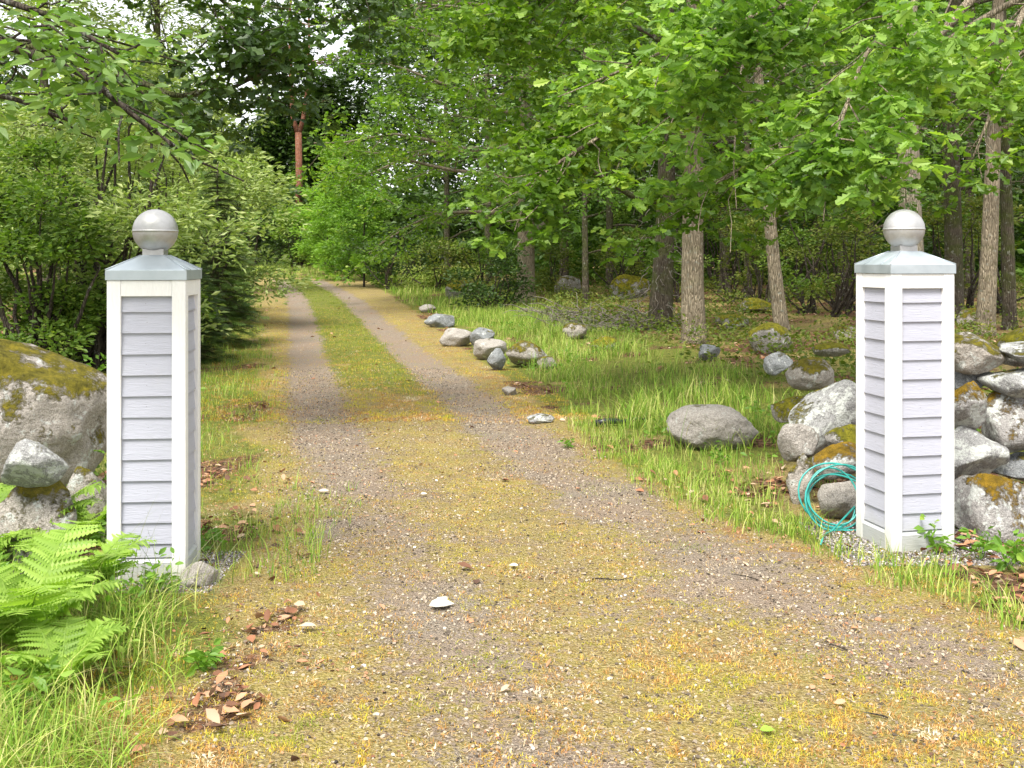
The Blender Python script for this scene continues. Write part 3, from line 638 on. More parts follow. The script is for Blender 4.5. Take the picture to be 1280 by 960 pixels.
I_ = foot(966, 388)
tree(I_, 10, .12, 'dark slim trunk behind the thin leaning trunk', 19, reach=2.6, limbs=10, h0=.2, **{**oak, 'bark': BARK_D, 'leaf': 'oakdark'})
J_ = foot(732, 380)
tree(J_, 9, .09, 'slender pole like trunk between the lone oak and the twig wrapped trunk', 20, reach=2.6, limbs=14, h0=.14, **{**oak, 'bark': BARK_D})
FT = [(560, 358, 'oak', 'far young oak behind the flat mossy rock'), (612, 355, 'oakdark', 'far oak just left of the lone oak trunk'), (705, 358, 'hazel', 'far tree behind the mossy rock'),
      (762, 362, 'oakdark', 'far dark tree behind the broad moss mound'), (800, 358, 'oak', 'far tree glimpsed left of the twig wrapped trunk'), (905, 366, 'oakdark', 'far tree behind the yellow moss mound'),
      (935, 372, 'hazel', 'slim far tree right of the yellow moss mound'), (1025, 370, 'oakdark', 'far dark tree midway between leaning trunk and right pillar'), (1052, 378, 'oak', 'far tree just left of the right pillar'),
      (1090, 365, 'oakdark', 'far tree hidden behind the right pillar'), (1212, 372, 'oakdark', 'far tree behind the bare grey trunk'), (1300, 378, 'oak', 'far tree at the right edge of the photo'),
      (850, 355, 'hazel', 'farthest tree behind the thick pale trunk'), (1150, 356, 'oak', 'farthest tree above the right pillar')]
for i, (px, py, lf, lb) in enumerate(FT):
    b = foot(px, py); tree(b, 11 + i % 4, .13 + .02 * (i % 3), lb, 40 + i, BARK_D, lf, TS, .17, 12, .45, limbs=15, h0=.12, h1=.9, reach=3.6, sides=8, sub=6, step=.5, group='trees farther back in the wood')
# low leafy boughs of oaks just outside the frame
Nb = (4.6, 8.2, g1(4.6, 8.2))
def bp(*a): return [P(*q) for q in a]
tree(Nb, 9, .24, 'near oak just outside the right edge, bright lobed leaves hanging above the right pillar', 31, BARK_O, 'oakbright', TO, .105, 42, .24, limbs=4, h0=.55, h1=.9, reach=2.5, bias=(1, 0), biasw=.5, rosette=True, step=.22, thin=-.03, tf=1.7,
     explicit=[(bp((1560, -190, 8.2), (1400, -60, 8.0), (1250, 10, 7.8), (1140, 80, 7.6), (1070, 150, 7.3), (1030, 190, 7.2)), .035), (bp((1560, -230, 8.2), (1330, -120, 7.8), (1170, -30, 7.4), (1080, 70, 7.1), (1045, 175, 6.9)), .03),
               (bp((1560, -180, 8.1), (1350, -80, 8.0), (1150, -20, 7.9), (1000, 0, 7.9), (860, 50, 7.9), (745, 100, 7.9)), .035),
               (bp((1560, -160, 8.0), (1450, -60, 7.8), (1350, 20, 7.6), (1290, 60, 7.6), (1235, 95, 7.6)), .03),
               (bp((1560, -220, 8.3), (1300, -140, 8.3), (1100, -60, 8.2), (960, 20, 8.2), (900, 100, 8.0), (870, 150, 8.0)), .03),
               (bp((1560, -60, 8.0), (1450, 30, 7.9), (1360, 90, 7.8), (1290, 120, 7.8)), .025)])
Nc = (6.2, 12.5, g1(6.2, 12.5))
tree(Nc, 10, .26, 'oak right of the frame whose middle distance boughs spread above the verge', 32, BARK_O, 'oaksun', TN, .125, 34, .30, limbs=5, h0=.5, reach=2.6, bias=(1, 0), biasw=.5, rosette=True, step=.22, thin=-.16, tf=1.1,
     explicit=[(bp((1250, -200, 12.5), (1100, -60, 12), (950, 60, 11.6), (820, 130, 11.3), (720, 190, 11), (660, 230, 11)), .07),
               (bp((1280, -150, 12.5), (1160, 60, 12), (1050, 150, 11.6), (960, 190, 11.3), (880, 240, 11)), .06),
               (bp((1250, -220, 12.5), (1000, -150, 12), (850, -60, 12), (700, -10, 12), (600, 30, 12)), .07),
               (bp((1300, -100, 12.5), (1260, 60, 11.5), (1235, 150, 11), (1215, 200, 11)), .04)])
Lb = (-6.6, 10.0, g1(-6.6, 10))
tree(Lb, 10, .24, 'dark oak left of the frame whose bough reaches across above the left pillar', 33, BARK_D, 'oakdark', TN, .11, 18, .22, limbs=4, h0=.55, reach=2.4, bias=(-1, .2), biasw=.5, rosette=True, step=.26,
     explicit=[(bp((-250, -60, 10), (-60, 30, 9.8), (60, 62, 9.6), (160, 95, 9.5), (230, 118, 9.4), (290, 110, 9.3), (345, 85, 9.3)), .06),
               (bp((-250, -160, 10), (0, -100, 9.8), (150, -60, 9.6), (250, -20, 9.5), (300, 20, 9.4), (330, 50, 9.4)), .05),
               (bp((-250, -200, 10), (50, -190, 10.2), (250, -120, 10.4), (380, -60, 10.4), (470, -15, 10.4)), .05)])
Cb = (-4.0, 5.2, g1(-4.0, 5.2))
tree(Cb, 6, .12, 'cherry tree left of the frame with fresh oval leaves drooping into the upper left corner', 34, TWIG, 'cherry', TV, .082, 7, .15, limbs=4, h0=.5, reach=1.6, bias=(-1, 0), biasw=.5, name='cherry_tree', step=.17, thin=-.08, tf=2.2, droop=.2,
     explicit=[(bp((-420, -60, 5.2), (-180, 0, 5.0), (-20, 40, 4.8), (90, 90, 4.7), (160, 140, 4.6), (215, 185, 4.6)), .03),
               (bp((-420, -80, 5.2), (-150, -60, 5.0), (-10, -10, 4.9), (80, 25, 4.8), (150, 65, 4.7)), .025),
               (bp((-420, 0, 5.2), (-200, 60, 5.0), (-60, 110, 4.9), (30, 130, 4.8), (90, 150, 4.8)), .02)])
# left side
bush(gp(40, 470)[:2] + (0.1,), 1.1, 1.0, 3.1, 'tall dark hazel bush at the left edge behind the huge boulder', 50, 'hazel', TV, .085, 900, 30, rad=.22, k=16, bottom=.0)
bush(gp(150, 455)[:2] + (0.1,), 1.2, .9, 1.45, 'leafy bush directly behind the left pillar', 51, 'hazel', TS, .075, 700, 26, rad=.2, k=18, bottom=.0)
bush(gp(-110, 440)[:2] + (0.1,), 2.2, 1.5, 4.8, 'tall leafy hazel thicket reaching the upper left corner', 52, 'hazel', TS, .10, 900, 30, rad=.3, k=16, bottom=.0)
def conifer(b, H, Rr, label, seed, leaf='spruce', size=.20, whorls=22, name='spruce_tree', cat='spruce', per=9, dens=1.0):
    b = np.array(b, float); b[2] -= .05; r = np.random.default_rng(seed); t = empty(name, tuple(b)); tagk(t, label, cat)
    tb = Tubes(); tp = wander(b, b + np.array([0, 0, H]), 10, .006, seed); tb.add(tp, np.linspace(.035 * H ** .7, .008, 10), 8, flare=.3)
    lb = tb; Pn = []; Dn = []
    for i in range(whorls):
        u = .04 + .94 * i / whorls; p0 = b + np.array([0, 0, H * u]); L0 = Rr * (1 - u) ** .75 * (1 if u > .08 else .8) + .08
        for j in range(per):
            a = j * 6.283 / per + i * 1.7 + r.normal() * .2; L = L0 * r.uniform(.65, 1.15); d = np.array([math.cos(a), math.sin(a), 0])
            tt = np.linspace(0, 1, 6)[:, None]; q = p0 + d * L * tt + np.array([0, 0, 1]) * (L * .25 * tt - L * .38 * tt ** 2 + r.normal() * .04)
            lb.add(q, np.linspace(.012, .003, 6), 4, cap=False)
            nn = max(3, int(L / (.075 / dens)))
            for k in range(nn):
                f = .15 + .85 * (k + r.uniform(0, 1)) / nn; x = q[0] + (q[-1] - q[0]) * f; x[2] = np.interp(f, np.linspace(0, 1, 6), q[:, 2])
                for s in (-1, 1):
                    sd = np.array([-d[1], d[0], 0]) * s * r.uniform(.5, 1.1) + d * r.uniform(.4, .9) + np.array([0, 0, r.normal() * .12 - .1])
                    Pn.append(x + sd * r.uniform(0, .12) * L); Dn.append(sd)
    Pn = np.array(Pn); Dn = np.array(Dn); N = r.normal(size=Pn.shape) * .3; N[:, 2] = 1
    link('trunk', tb.mesh('trunk', b), BARK_D, t)
    link('crown', scatter('crown', needlespray(), Pn, Dn, N, size * r.uniform(.7, 1.3, len(Pn)), False, b), LEAF[leaf], t); return t
conifer(gp(272, 434), 3.3, .8, 'feathery young spruce between the left pillar and the drive', 61)
conifer(gp(228, 452), 2.1, .7, 'low young spruce right behind the left pillar', 62)
conifer(gp(284, 398), 2.0, .6, 'small spruce at the left edge of the drive before the bend', 63)
def at(px, Y): 
    x = (px - 640) / F * Y; return (x, Y, g1(x, Y) - .02)
WB = 'willow bushes left of the drive'
bush(at(120, 15), 2.4, 1.6, 4.6, 'pale yellow green willow bush nearest behind the left pillar', 53, 'willow', TLANCE, .12, 900, 30, name='willow_bush', k=18, rad=.3, group=WB)
bush(at(215, 23), 3.0, 2.2, 4.9, 'grey green willow bush above the left pillar ball', 54, 'willow', TLANCE, .14, 1100, 36, name='willow_bush', k=18, rad=.36, group=WB)
bush(at(262, 36), 2.1, 2.6, 5.6, 'rounded willow bush left of the far bend with its top beside the pine', 55, 'willow', TLANCE, .17, 900, 32, name='willow_bush', k=18, rad=.45, group=WB)
bush(at(240, 27), 1.6, 1.3, 3.0, 'bright green bush between the young spruce and the willows', 56, 'weed', TS, .12, 420, 16, k=16, rad=.3)
bush(at(372, 58), 2.3, 1.6, 3.4, 'dark bush closing off the far end of the drive', 57, 'hazel', TS, .18, 420, 16, k=14, rad=.45)
bush(at(415, 56), 1.8, 1.3, 2.6, 'light green bush at the end of the drive under the young ash', 65, 'weed', TS, .17, 300, 14, k=14, rad=.4)
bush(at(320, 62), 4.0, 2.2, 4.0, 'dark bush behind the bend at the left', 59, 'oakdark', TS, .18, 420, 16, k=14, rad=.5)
tree(at(200, 34), 13, .2, 'tall pale willow against the white sky at the upper left', 35, BARK_D, 'willow', TLANCE, .2, 20, .55, limbs=30, h0=.3, h1=1.0, reach=3.2, name='willow_tree', upang=.8, step=.45, sides=8)
tree(at(60, 30), 13, .2, 'second pale willow at the far left behind the cherry leaves', 36, BARK_D, 'willow', TLANCE, .2, 20, .55, limbs=30, h0=.25, h1=1.0, reach=3.4, name='willow_tree', upang=.7, step=.45, sides=8)
# ash sapling and shrubs by the bend
tree(at(436, 46), 5.6, .06, 'bright green young ash beside the bend', 37, TWIG, 'ash', TLANCE, .22, 16, .42, limbs=24, h0=.03, h1=.98, reach=1.8, name='ash_sapling', cat='sapling', step=.4, sides=6, upang=.6)
tree(at(408, 50), 4.0, .05, 'smaller pale green sapling left of the young ash', 38, TWIG, 'ash', TLANCE, .2, 16, .42, limbs=20, h0=.03, h1=.98, reach=1.6, name='ash_sapling', cat='sapling', step=.4, sides=6, upang=.6)
tree(at(455, 40), 3.6, .05, 'leafy sapling in front of the dark shrubs by the bend', 39, TWIG, 'weed', TS, .15, 14, .35, limbs=18, h0=.03, h1=.98, reach=1.5, name='ash_sapling', cat='sapling', step=.4, sides=6, upang=.6)
bush(at(492, 38), 2.0, 1.2, 2.3, 'dark twiggy shrub right of the bend', 58, 'oakdark', TS, .11, 300, 14, k=12, rad=.3)
bush(at(545, 36), 1.8, 1.2, 1.8, 'brownish green shrub left of the flat mossy rock', 60, 'under', TS, .11, 260, 14, k=12, rad=.3)
bush(at(615, 27), 1.2, .9, 1.7, 'dark scrub at the foot of the lone oak', 64, 'oakdark', TS, .10, 220, 12, k=12, rad=.26)
# pine and dark spruces beyond the bend
PB = np.array(at(373, 66))
pt = empty('pine_tree', tuple(PB)); tagk(pt, 'red barked pine with a forked trunk beyond the bend', 'pine')
tb = Tubes(); sp = PB + np.array([0, 0, 8.2])
tb.add([PB, PB + (0, 0, 2), PB + (.05, 0, 5), sp], [.30, .25, .21, .20], 10)
f1 = [sp - (0, 0, .2), sp + (-.35, 0, 1), sp + (-.45, 0, 3), sp + (-.6, .2, 7), sp + (-.3, .2, 10)]; f2 = [sp - (0, 0, .2), sp + (.3, 0, .9), sp + (.5, 0, 2.4), sp + (.7, -.2, 6), sp + (.6, 0, 9)]
tb.add(f1, [.16, .14, .12, .08, .04], 9); tb.add(f2, [.15, .13, .11, .08, .04], 9)
lb = tb; cl = []; r = np.random.default_rng(5)
for i in range(26):
    f = f1 if i % 2 else f2; u = r.uniform(.35, 1); j = u * 4; i0 = min(3, int(j)); p = np.array(f[i0]) + (np.array(f[i0 + 1]) - np.array(f[i0])) * (j - i0); a = r.uniform(0, 6.28); L = r.uniform(1.4, 3)
    limb_to(lb, wander(p, p + np.array([math.cos(a) * L, math.sin(a) * L, L * .2]), 6, .05, 900 + i), .05, .01, cl, 5, .4, .4, 950 + i, side=5)
link('trunk', tb.mesh('trunk', PB), BARK_P, pt); leaves('crown', cl, 20, .35, .2, TLANCE, LEAF['pine'], pt, PB, 6, thin=-.1)
for i, (px, Y, H, lb_) in enumerate([(404, 84, 15, 'dark spruce right of the forked pine'), (338, 88, 13, 'dark spruce left of the forked pine')]):
    conifer(at(px, Y), H, 3.0, lb_, 70 + i, size=.9, whorls=34, per=11, dens=.42)
# far wood closing the view
def farwood():
    r = np.random.default_rng(99); n = 52000; a = r.uniform(-1.0, .75, n); d = r.uniform(70, 100, n); d = np.where((a > -.26) & (a < -.13), np.maximum(d, 88), d); x = np.sin(a) * d; y = np.cos(a) * d
    hmax = 12 + 4 * n2(x, y, .09, 5) + 4 * sm(-.26, -.2, a) + 9 * sm(-.18, -.10, a) - 2.5 * np.exp(-((a + .32) / .06) ** 2); z = .8 + r.uniform(0, 1, n) ** .8 * hmax
    C = np.stack([x, y, z], 1); right = a > -.12
    m_ = 16000; a2 = r.uniform(-.6, .6, m_); d2 = r.uniform(66, 80, m_); C = np.concatenate([C, np.stack([np.sin(a2) * d2, np.cos(a2) * d2, .6 + r.uniform(0, 5.5, m_)], 1)])
    keep = fbm(C * .35, 2, 4) > -.34; C = C[keep]; cl = [(c, u) for c, u in zip(C, unit(r.normal(size=C.shape)))]
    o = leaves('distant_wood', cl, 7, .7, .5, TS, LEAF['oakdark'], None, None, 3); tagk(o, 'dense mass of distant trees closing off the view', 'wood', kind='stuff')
    n = 20000; x = r.uniform(0, 26, n); y = r.uniform(36, 52, n); h = 13; C = np.stack([x, y, .7 + r.uniform(0, 1, n) * h], 1); C = C[fbm(C * .5, 2, 9) > -.15]
    cl = [(c, u) for c, u in zip(C, unit(r.normal(size=C.shape)))]; o = leaves('wood_interior', cl, 8, .55, .32, TS, LEAF['oak'], None, None, 13); tagk(o, 'tangled foliage deep in the wood on the right', 'wood', kind='stuff')
farwood()

# ------------------------------------------------------------------ undergrowth in the wood
def region(n, x0, x1, y0, y1, fn, seed):
    r = np.random.default_rng(seed); x = r.uniform(x0, x1, n); y = r.uniform(y0, y1, n); k = fn(x, y) > r.uniform(0, 1, n); x = x[k]; y = y[k]; return x, y, ground(x, y), r
x, y, z, r = region(30000, -2, 22, 10, 45, lambda x, y: sm(2.2, 3.6, x - xat(BR, y)) * sm(-.25, .35, n2(x, y, .55, 8)), 301)
C = np.stack([x, y, z + r.uniform(.02, .45, len(x)) * (.5 + .5 * r.uniform(0, 1, len(x)))], 1); cl = [(c, (0, 0, 1)) for c in C]
tagk(leaves('undergrowth', cl, 7, .16, .075, TS, LEAF['under'], None, None, 302), 'low yellow green bilberry and seedlings covering the forest floor', 'undergrowth', kind='stuff')
x, y, z, r = region(2600, -16, -1, 9, 34, lambda x, y: sm(.8, 1.8, xat(BL, y) - x) * .9, 303)
C = np.stack([x, y, z + r.uniform(.02, .35, len(x))], 1); cl = [(c, (0, 0, 1)) for c in C]
tagk(leaves('ground_plants', cl, 9, .18, .08, TS, LEAF['weed'], None, None, 304), 'leafy low plants under the bushes left of the drive', 'undergrowth', kind='stuff')
# young saplings and twiggy scrub between the trunks
US = [(600, 362, 1.7), (690, 366, 1.5), (775, 372, 2.0), (850, 378, 1.6), (915, 378, 2.2), (945, 385, 1.8), (1010, 392, 2.4), (1045, 396, 2.0), (1062, 388, 2.6), (900, 362, 2.6), (1210, 400, 2.4), (1255, 392, 2.4), (790, 360, 2.4), (995, 372, 2.8)]
UL = ['left of the lone oak', 'right of the lone oak', 'beside the broad moss mound', 'behind the thick pale trunk', 'above the yellow moss mound', 'left of the thin leaning trunk', 'right of the thin leaning trunk', 'midway to the right pillar', 'touching the right pillar outline',
      'deep behind the yellow moss mound', 'between pillar and bare grey trunk', 'right of the bare grey trunk', 'behind the twig wrapped trunk', 'deep behind the thin leaning trunk']
for i, ((px, py, h), lb) in enumerate(zip(US, UL)):
    b = gp(px, py); bush(b, h * .6, h * .5, h * 1.2, 'light twiggy understorey shrub ' + lb, 330 + i, 'under' if i % 3 else 'hazel', TS, .09, 220, 12, name='understorey_shrub', cat='shrub', k=9, rad=.24, group='understorey shrubs in the wood')

# dry branches and dead twigs
def twigs(name, pts, n, L, label, cat, rr=.004, up=.2, kind=None, seed=0, mat=None):
    r = np.random.default_rng(seed); tb = Tubes()
    for i in range(n):
        p = np.array(pts[i % len(pts)]) + r.normal(size=3) * np.array([L * .35, L * .35, .04]); a = r.uniform(0, 6.28); l = L * r.uniform(.4, 1.2)
        p[2] = max(p[2], g1(p[0], p[1]) + .01)
        tb.add(wander(p, p + np.array([math.cos(a) * l, math.sin(a) * l, abs(r.normal()) * up * l]), 5, .07, seed * 99 + i), np.linspace(rr * r.uniform(.6, 2), rr * .5, 5), 4, cap=False)
    return tagk(link(name, tb.mesh(name), mat or DRYTW), label, cat, kind=kind)
pl = [gp(a, b) for a, b in ((705, 400), (730, 405), (755, 402), (780, 408), (800, 412), (820, 405), (690, 395), (745, 412))]
twigs('dry_brushwood', pl, 420, .8, 'heap of dry grey branches between the lone oak and the twig wrapped trunk', 'brushwood', .011, .25, 'stuff', 1)
c0 = np.array(C if False else foot(824, 412))
tb = Tubes(); r = np.random.default_rng(8)
for i in range(60):
    a = r.uniform(3.3, 6.1); z0 = r.uniform(.2, 3.2); p = c0 + np.array([math.cos(a) * .25, math.sin(a) * .25, z0]); l = r.uniform(.3, .9)
    tb.add(wander(p, p + np.array([math.cos(a) * l * .6, math.sin(a) * l * .5, -l * r.uniform(-.2, .9)]), 6, .08, 700 + i), np.linspace(.008, .002, 6), 4, cap=False)
tagk(link('dead_twigs', tb.mesh('dead_twigs'), DRYTW), 'tangle of bare dead twigs clinging to the dark oak trunk', 'dead twigs')

# ------------------------------------------------------------------ grass
def blades(name, x, y, z, L, width, bend, mat, label, seed, segs=4, cat='grass', lean=None):
    r = np.random.default_rng(seed); n = len(x); a = r.uniform(0, 6.283, n); L = L * np.ones(n)
    d = np.stack([np.cos(a), np.sin(a), 0 * a], 1)
    if lean is not None: d = unit(d + np.array(lean))
    b = bend * r.uniform(.2, 1.6, n); sd = np.stack([-np.sin(a + r.normal(size=n)), np.cos(a), 0 * a], 1); sd = unit(sd)
    t = np.linspace(0, 1, segs + 1); base = np.stack([x, y, z - .008], 1)
    zz = np.sin(np.clip(t[None] * (1 - .25 * b[:, None]), 0, 1) * 1.45); up = L[:, None] * (t[None] - .45 * b[:, None] * t[None] ** 2.2); ou = L[:, None] * b[:, None] * t[None] ** 1.8 * .75
    Cc = base[:, None] + up[..., None] * np.array([0, 0, 1]) + ou[..., None] * d[:, None]
    wd = (width * r.uniform(.6, 1.3, n))[:, None] * (1 - t[None] ** 1.6)
    Lf = Cc[:, :-1] - wd[:, :-1, None] * sd[:, None]; Rt = Cc[:, :-1] + wd[:, :-1, None] * sd[:, None]
    V = np.concatenate([Lf, Rt, Cc[:, -1:]], 1).reshape(-1, 3); k = 2 * segs + 1
    lo = []; st = [0]
    for s in range(segs - 1): lo += [s, segs + s, segs + s + 1, s + 1]; st.append(len(lo))
    lo += [segs - 1, 2 * segs - 1, 2 * segs]; 
    lo = np.array(lo); st = np.array(st)
    me = np_mesh(name, V, (lo[None] + (np.arange(n) * k)[:, None]).ravel(), (st[None] + (np.arange(n) * len(lo))[:, None]).ravel(), True)
    return tagk(link(name, me, mat), label, cat, kind='stuff')
def tufted(n, x0, x1, y0, y1, fn, seed, per=12, sp=.05):
    x, y, z, r = region(n, x0, x1, y0, y1, fn, seed); x = np.repeat(x, per) + r.normal(size=len(x) * per) * sp; y = np.repeat(y, per) + r.normal(size=len(y) * per) * sp
    return x, y, ground(x, y), r
FERNS = [gp(30, 830)[:2], gp(105, 765)[:2], gp(30, 720)[:2], gp(112, 680)[:2], gp(75, 870)[:2]]
# long verge grass, right
def fr(x, y):
    q = x - xat(BR, y); return sm(.3, .9, q) * (1 - sm(2.3, 3.6, q)) * sm(8.3, 10, y) * (.20 + .80 * sm(-.15, .25, n2(x, y, 1.1, 14)))
x, y, z, r = tufted(9000, -3, 6.5, 8.5, 30, fr, 401, 14, .07)
blades('verge_grass', x, y, z, r.uniform(.12, .40, len(x)) * (.55 + .75 * sm(-.4, .4, n2(x, y, 1.3, 44))), .0042, .75, GRASS_G, 'long bright green grass on the right verge', 402)
def fr2(x, y):
    q = x - xat(BR, y); return sm(-.02, .18, q) * (.25 + .75 * (1 - sm(.35, .6, q))) * (q < 1.3) * (np.hypot(x - 2.18, y - 6.01) > .44) * sm(-.5, .1, n2(x, y, 1.8, 15) + .2) * (1 - sm(9, 12, y))
x, y, z, r = tufted(2600, .3, 4.5, 3.2, 12, fr2, 403, 22, .05)
blades('edge_grass', x, y, z, r.uniform(.05, .19, len(x)), .0028, .6, GRASS_G, 'green grass tufts edging the drive at the right pillar', 404)
x, y, z, r = region(2600, -3, 8, 5.5, 26, lambda x, y: sm(.2, .6, x - xat(BR, y)) * (1 - sm(3.6, 5, x - xat(BR, y))) * sm(-.1, .4, n2(x, y, 1.0, 45)), 430)
C_ = np.stack([x, y, z + r.uniform(.03, .2, len(x))], 1); tagk(leaves('verge_herbs', [(c, (0, 0, 1)) for c in C_], 8, .11, .05, TS, LEAF['weed'], None, None, 431), 'small leafy herbs growing among the right verge grass', 'herbs', kind='stuff')
x, y, z, r = region(1500, -3.0, -1.05, 3.2, 5.2, lambda x, y: sm(.2, .5, xat(BL, y) - x) * sm(-.3, .3, n2(x, y, 1.7, 46)) * (np.hypot(x + 1.79, y - 5.45) > .55) * (np.min([np.hypot(x - a, y - b) for a, b in FERNS], 0) > .3), 432)
C_ = np.stack([x, y, z + r.uniform(.03, .26, len(x))], 1); tagk(leaves('corner_herbs', [(c, (0, 0, 1)) for c in C_], 7, .09, .042, TV, LEAF['weed'], None, None, 433), 'leafy herbs mixed into the tall grass at the lower left', 'herbs', kind='stuff')
def fl(x, y):
    q = xat(BL, y) - x; return sm(-.2, .35, q) * (1 - sm(1.2, 2.2, q)) * sm(-.5, .2, n2(x, y, 1.4, 16)) * sm(5.0, 6.0, y)
x, y, z, r = tufted(5200, -12, -1, 5, 32, fl, 405, 18, .07)
blades('left_verge_grass', x, y, z, r.uniform(.05, .2, len(x)), .003, .6, GRASS_G, 'short green grass tufts on the left verge', 406)
def fm(x, y): return (1 - sm(.35, .75, np.abs(x - .5 * (xat(TL, y) + xat(TR, y))))) * sm(11, 15, y) * sm(-.5, .2, n2(x, y, 1.1, 18) + .1)
x, y, z, r = tufted(9000, -14, 2, 11, 48, fm, 407, 16, .08)
blades('centre_strip_grass', x, y, z, r.uniform(.03, .09, len(x)), .004, .6, GRASS_M, 'low green grass strip between the wheel tracks', 408, 3)
def ff(x, y): return sm(.1, .6, np.abs(x + .5) * 0 + (x - xat(BR, y)) * 1.0) * (1 - sm(3, 5, x - xat(BR, y))) * sm(24, 30, y) + sm(46, 50, y) * .7 * np.maximum(sm(.1, .6, x - xat(BR, y)), sm(.3, .8, xat(BL, y) - x))
x, y, z, r = tufted(5000, -16, 4, 24, 62, ff, 409, 12, .1)
blades('far_grass', x, y, z, r.uniform(.12, .4, len(x)), .009, .6, GRASS_G, 'pale long grass around the far bend', 410, 3)
# foreground left: tall grass
def tl(x, y):
    q = xat(BL, y) - x; fd = np.min([np.hypot(x - a, y - b) for a, b in FERNS], 0); return (.05 + .95 * sm(.2, .5, fd)) * sm(.12, .45, q) * (1 - sm(4.6, 5.1, y)) * (np.hypot(x + 1.79, y - 5.2) > .33)
x, y, z, r = tufted(620, -3.0, -.9, 2.9, 5.1, tl, 411, 26, .06)
blades('tall_grass', x, y, z, r.uniform(.10, .42, len(x)) * (.6 + .5 * sm(-1.1, -1.7, x)), .0026, 1.0, GRASS_G, 'tall arching grass in the lower left corner', 412, 6)
x, y, z, r = region(46, -1.9, -1.35, 4.75, 5.1, lambda x, y: x * 0 + 1, 413)
blades('grass_stalks', x, y, z, r.uniform(.25, .62, len(x)), .0016, .8, grassmat('stalk', [(0, (.16, .20, .07)), (1, (.42, .42, .22))]), 'thin seeding grass stalks in front of the left pillar', 414, 7, lean=(.9, 0, 0))
x, y, z, r = region(50, -1.6, -.95, 5.2, 7.4, lambda x, y: x * 0 + 1, 415); x = np.repeat(x, 14) + r.normal(size=len(x) * 14) * .04; y = np.repeat(y, 14) + r.normal(size=len(y) * 14) * .04
blades('pillar_grass', x, y, ground(x, y), r.uniform(.05, .24, len(x)) * (.5 + .7 * sm(-.3, .3, n2(x, y, 3, 47))), .0022, .7, GRASS_G, 'soft grass clumps right beside the left pillar', 416, 5)
# dense short dry blades and moss across the drive
def dm(x, y):
    b, g, l, e = ground_masks(x, y); return (1 - .85 * b) * (1 - .6 * l) * (.05 + .95 * sm(-.15, .25, n2(x, y, 4, 71) * .6 + n2(x, y, 17, 72, 2) * .9))
def inframe(x, y, m=.06): return (np.abs(x) < (.474 + m) * y + .1)
n = 620000; r = np.random.default_rng(500); y = 3.1 + 9.5 * r.uniform(0, 1, n) ** 1.7; x = r.uniform(-1, 1, n) * (.52 * y); k = (x > xat(BL, y) - .9) & (x < xat(BR, y) + .5) & (dm(x, y) > r.uniform(0, 1, n)); x = x[k]; y = y[k]
blades('moss_and_dry_grass', x, y, ground(x, y), r.uniform(.010, .034, len(x)), .0021, 1.0, GRASS_Y, 'short yellow moss and straw coloured grass covering the drive', 501, 2)
n = 330000; r = np.random.default_rng(530); y = 10.5 + 19 * r.uniform(0, 1, n) ** 1.4; x = r.uniform(-1, 1, n) * (.30 * y) - .12 * y; k = (x > xat(BL, y) - .9) & (x < xat(BR, y) + .5) & (dm(x, y) > r.uniform(0, 1, n)); x = x[k]; y = y[k]
blades('distant_moss', x, y, ground(x, y), r.uniform(.015, .05, len(x)), .0032, .9, GRASS_Y, 'yellow green moss farther along the drive', 531, 2)
STRAW = grassmat('straw', [(0, (.30, .18, .09)), (.4, (.55, .42, .24)), (1, (.66, .57, .38))], 0)
x, y, z, r = region(34000, -4, 4.5, 3.1, 11, lambda x, y: inframe(x, y) * (x > xat(BL, y) - .7) * (x < xat(BR, y) + .6) * sm(-.4, .3, n2(x, y, 2.2, 92)), 532)
blades('straw_bits', x, y, z + .012, r.uniform(.012, .035, len(x)), .0010, 2.1, STRAW, 'bleached straw and needles strewn over the drive', 533, 3)
x, y, z, r = tufted(1500, -2.2, 3, 3.1, 11, lambda x, y: sm(.15, .5, n2(x, y, 1.7, 73)) * (x > xat(BL, y) - 1) * (x < xat(BR, y) + .4) * inframe(x, y), 502, 40, .045)
blades('green_moss_tufts', x, y, z, r.uniform(.01, .04, len(x)), .0016, .8, GRASS_M, 'small green grass tufts dotting the drive', 503, 2)
x, y, z, r = tufted(5200, -10, 0, 8, 34, lambda x, y: sm(-.3, .5, xat(BL, y) - x) * (1 - sm(1.3, 2.2, xat(BL, y) - x)) * .8, 504, 30, .09)
blades('left_verge_moss', x, y, z, r.uniform(.015, .06, len(x)), .003, .8, GRASS_M, 'low mossy turf of the left verge', 505, 2)
# gravel
def pebbles(name, n, fn, x0, x1, y0, y1, s0, s1, stops, label, seed, pw=1.0):
    r = np.random.default_rng(seed); y = y0 + (y1 - y0) * r.uniform(0, 1, n) ** pw; x = r.uniform(x0, x1, n); k = (fn(x, y) > r.uniform(0, 1, n)); x = x[k]; y = y[k]; m_ = len(x)
    T = [(-.5, 0, 0), (.5, 0, .05), (0, .45, 0), (0, -.4, .05), (.05, 0, .42), (0, 0, -.3), (.3, .3, .25), (-.3, -.2, .3)], [[0, 3, 7], [3, 1, 4, 7], [1, 2, 6], [1, 6, 4], [2, 0, 7, 4], [2, 4, 6], [0, 2, 5], [2, 1, 5], [1, 3, 5], [3, 0, 5]]
    D = r.normal(size=(m_, 3)); D[:, 2] *= .25; N = r.normal(size=(m_, 3)) * .3; N[:, 2] = 1
    m = M(name + '_stone'); c = m.ramp(m.geo().outputs['Random Per Island'], stops); m.surf(c, .85, m.bump(m.noise(300, 3, m.obj()), .4, .002), 0, .3)
    tagk(link(name, scatter(name, T, np.stack([x, y, ground(x, y) + .001], 1), D, N, s0 + (s1 - s0) * r.uniform(0, 1, m_) ** 3), m.m), label, 'gravel', kind='stuff')
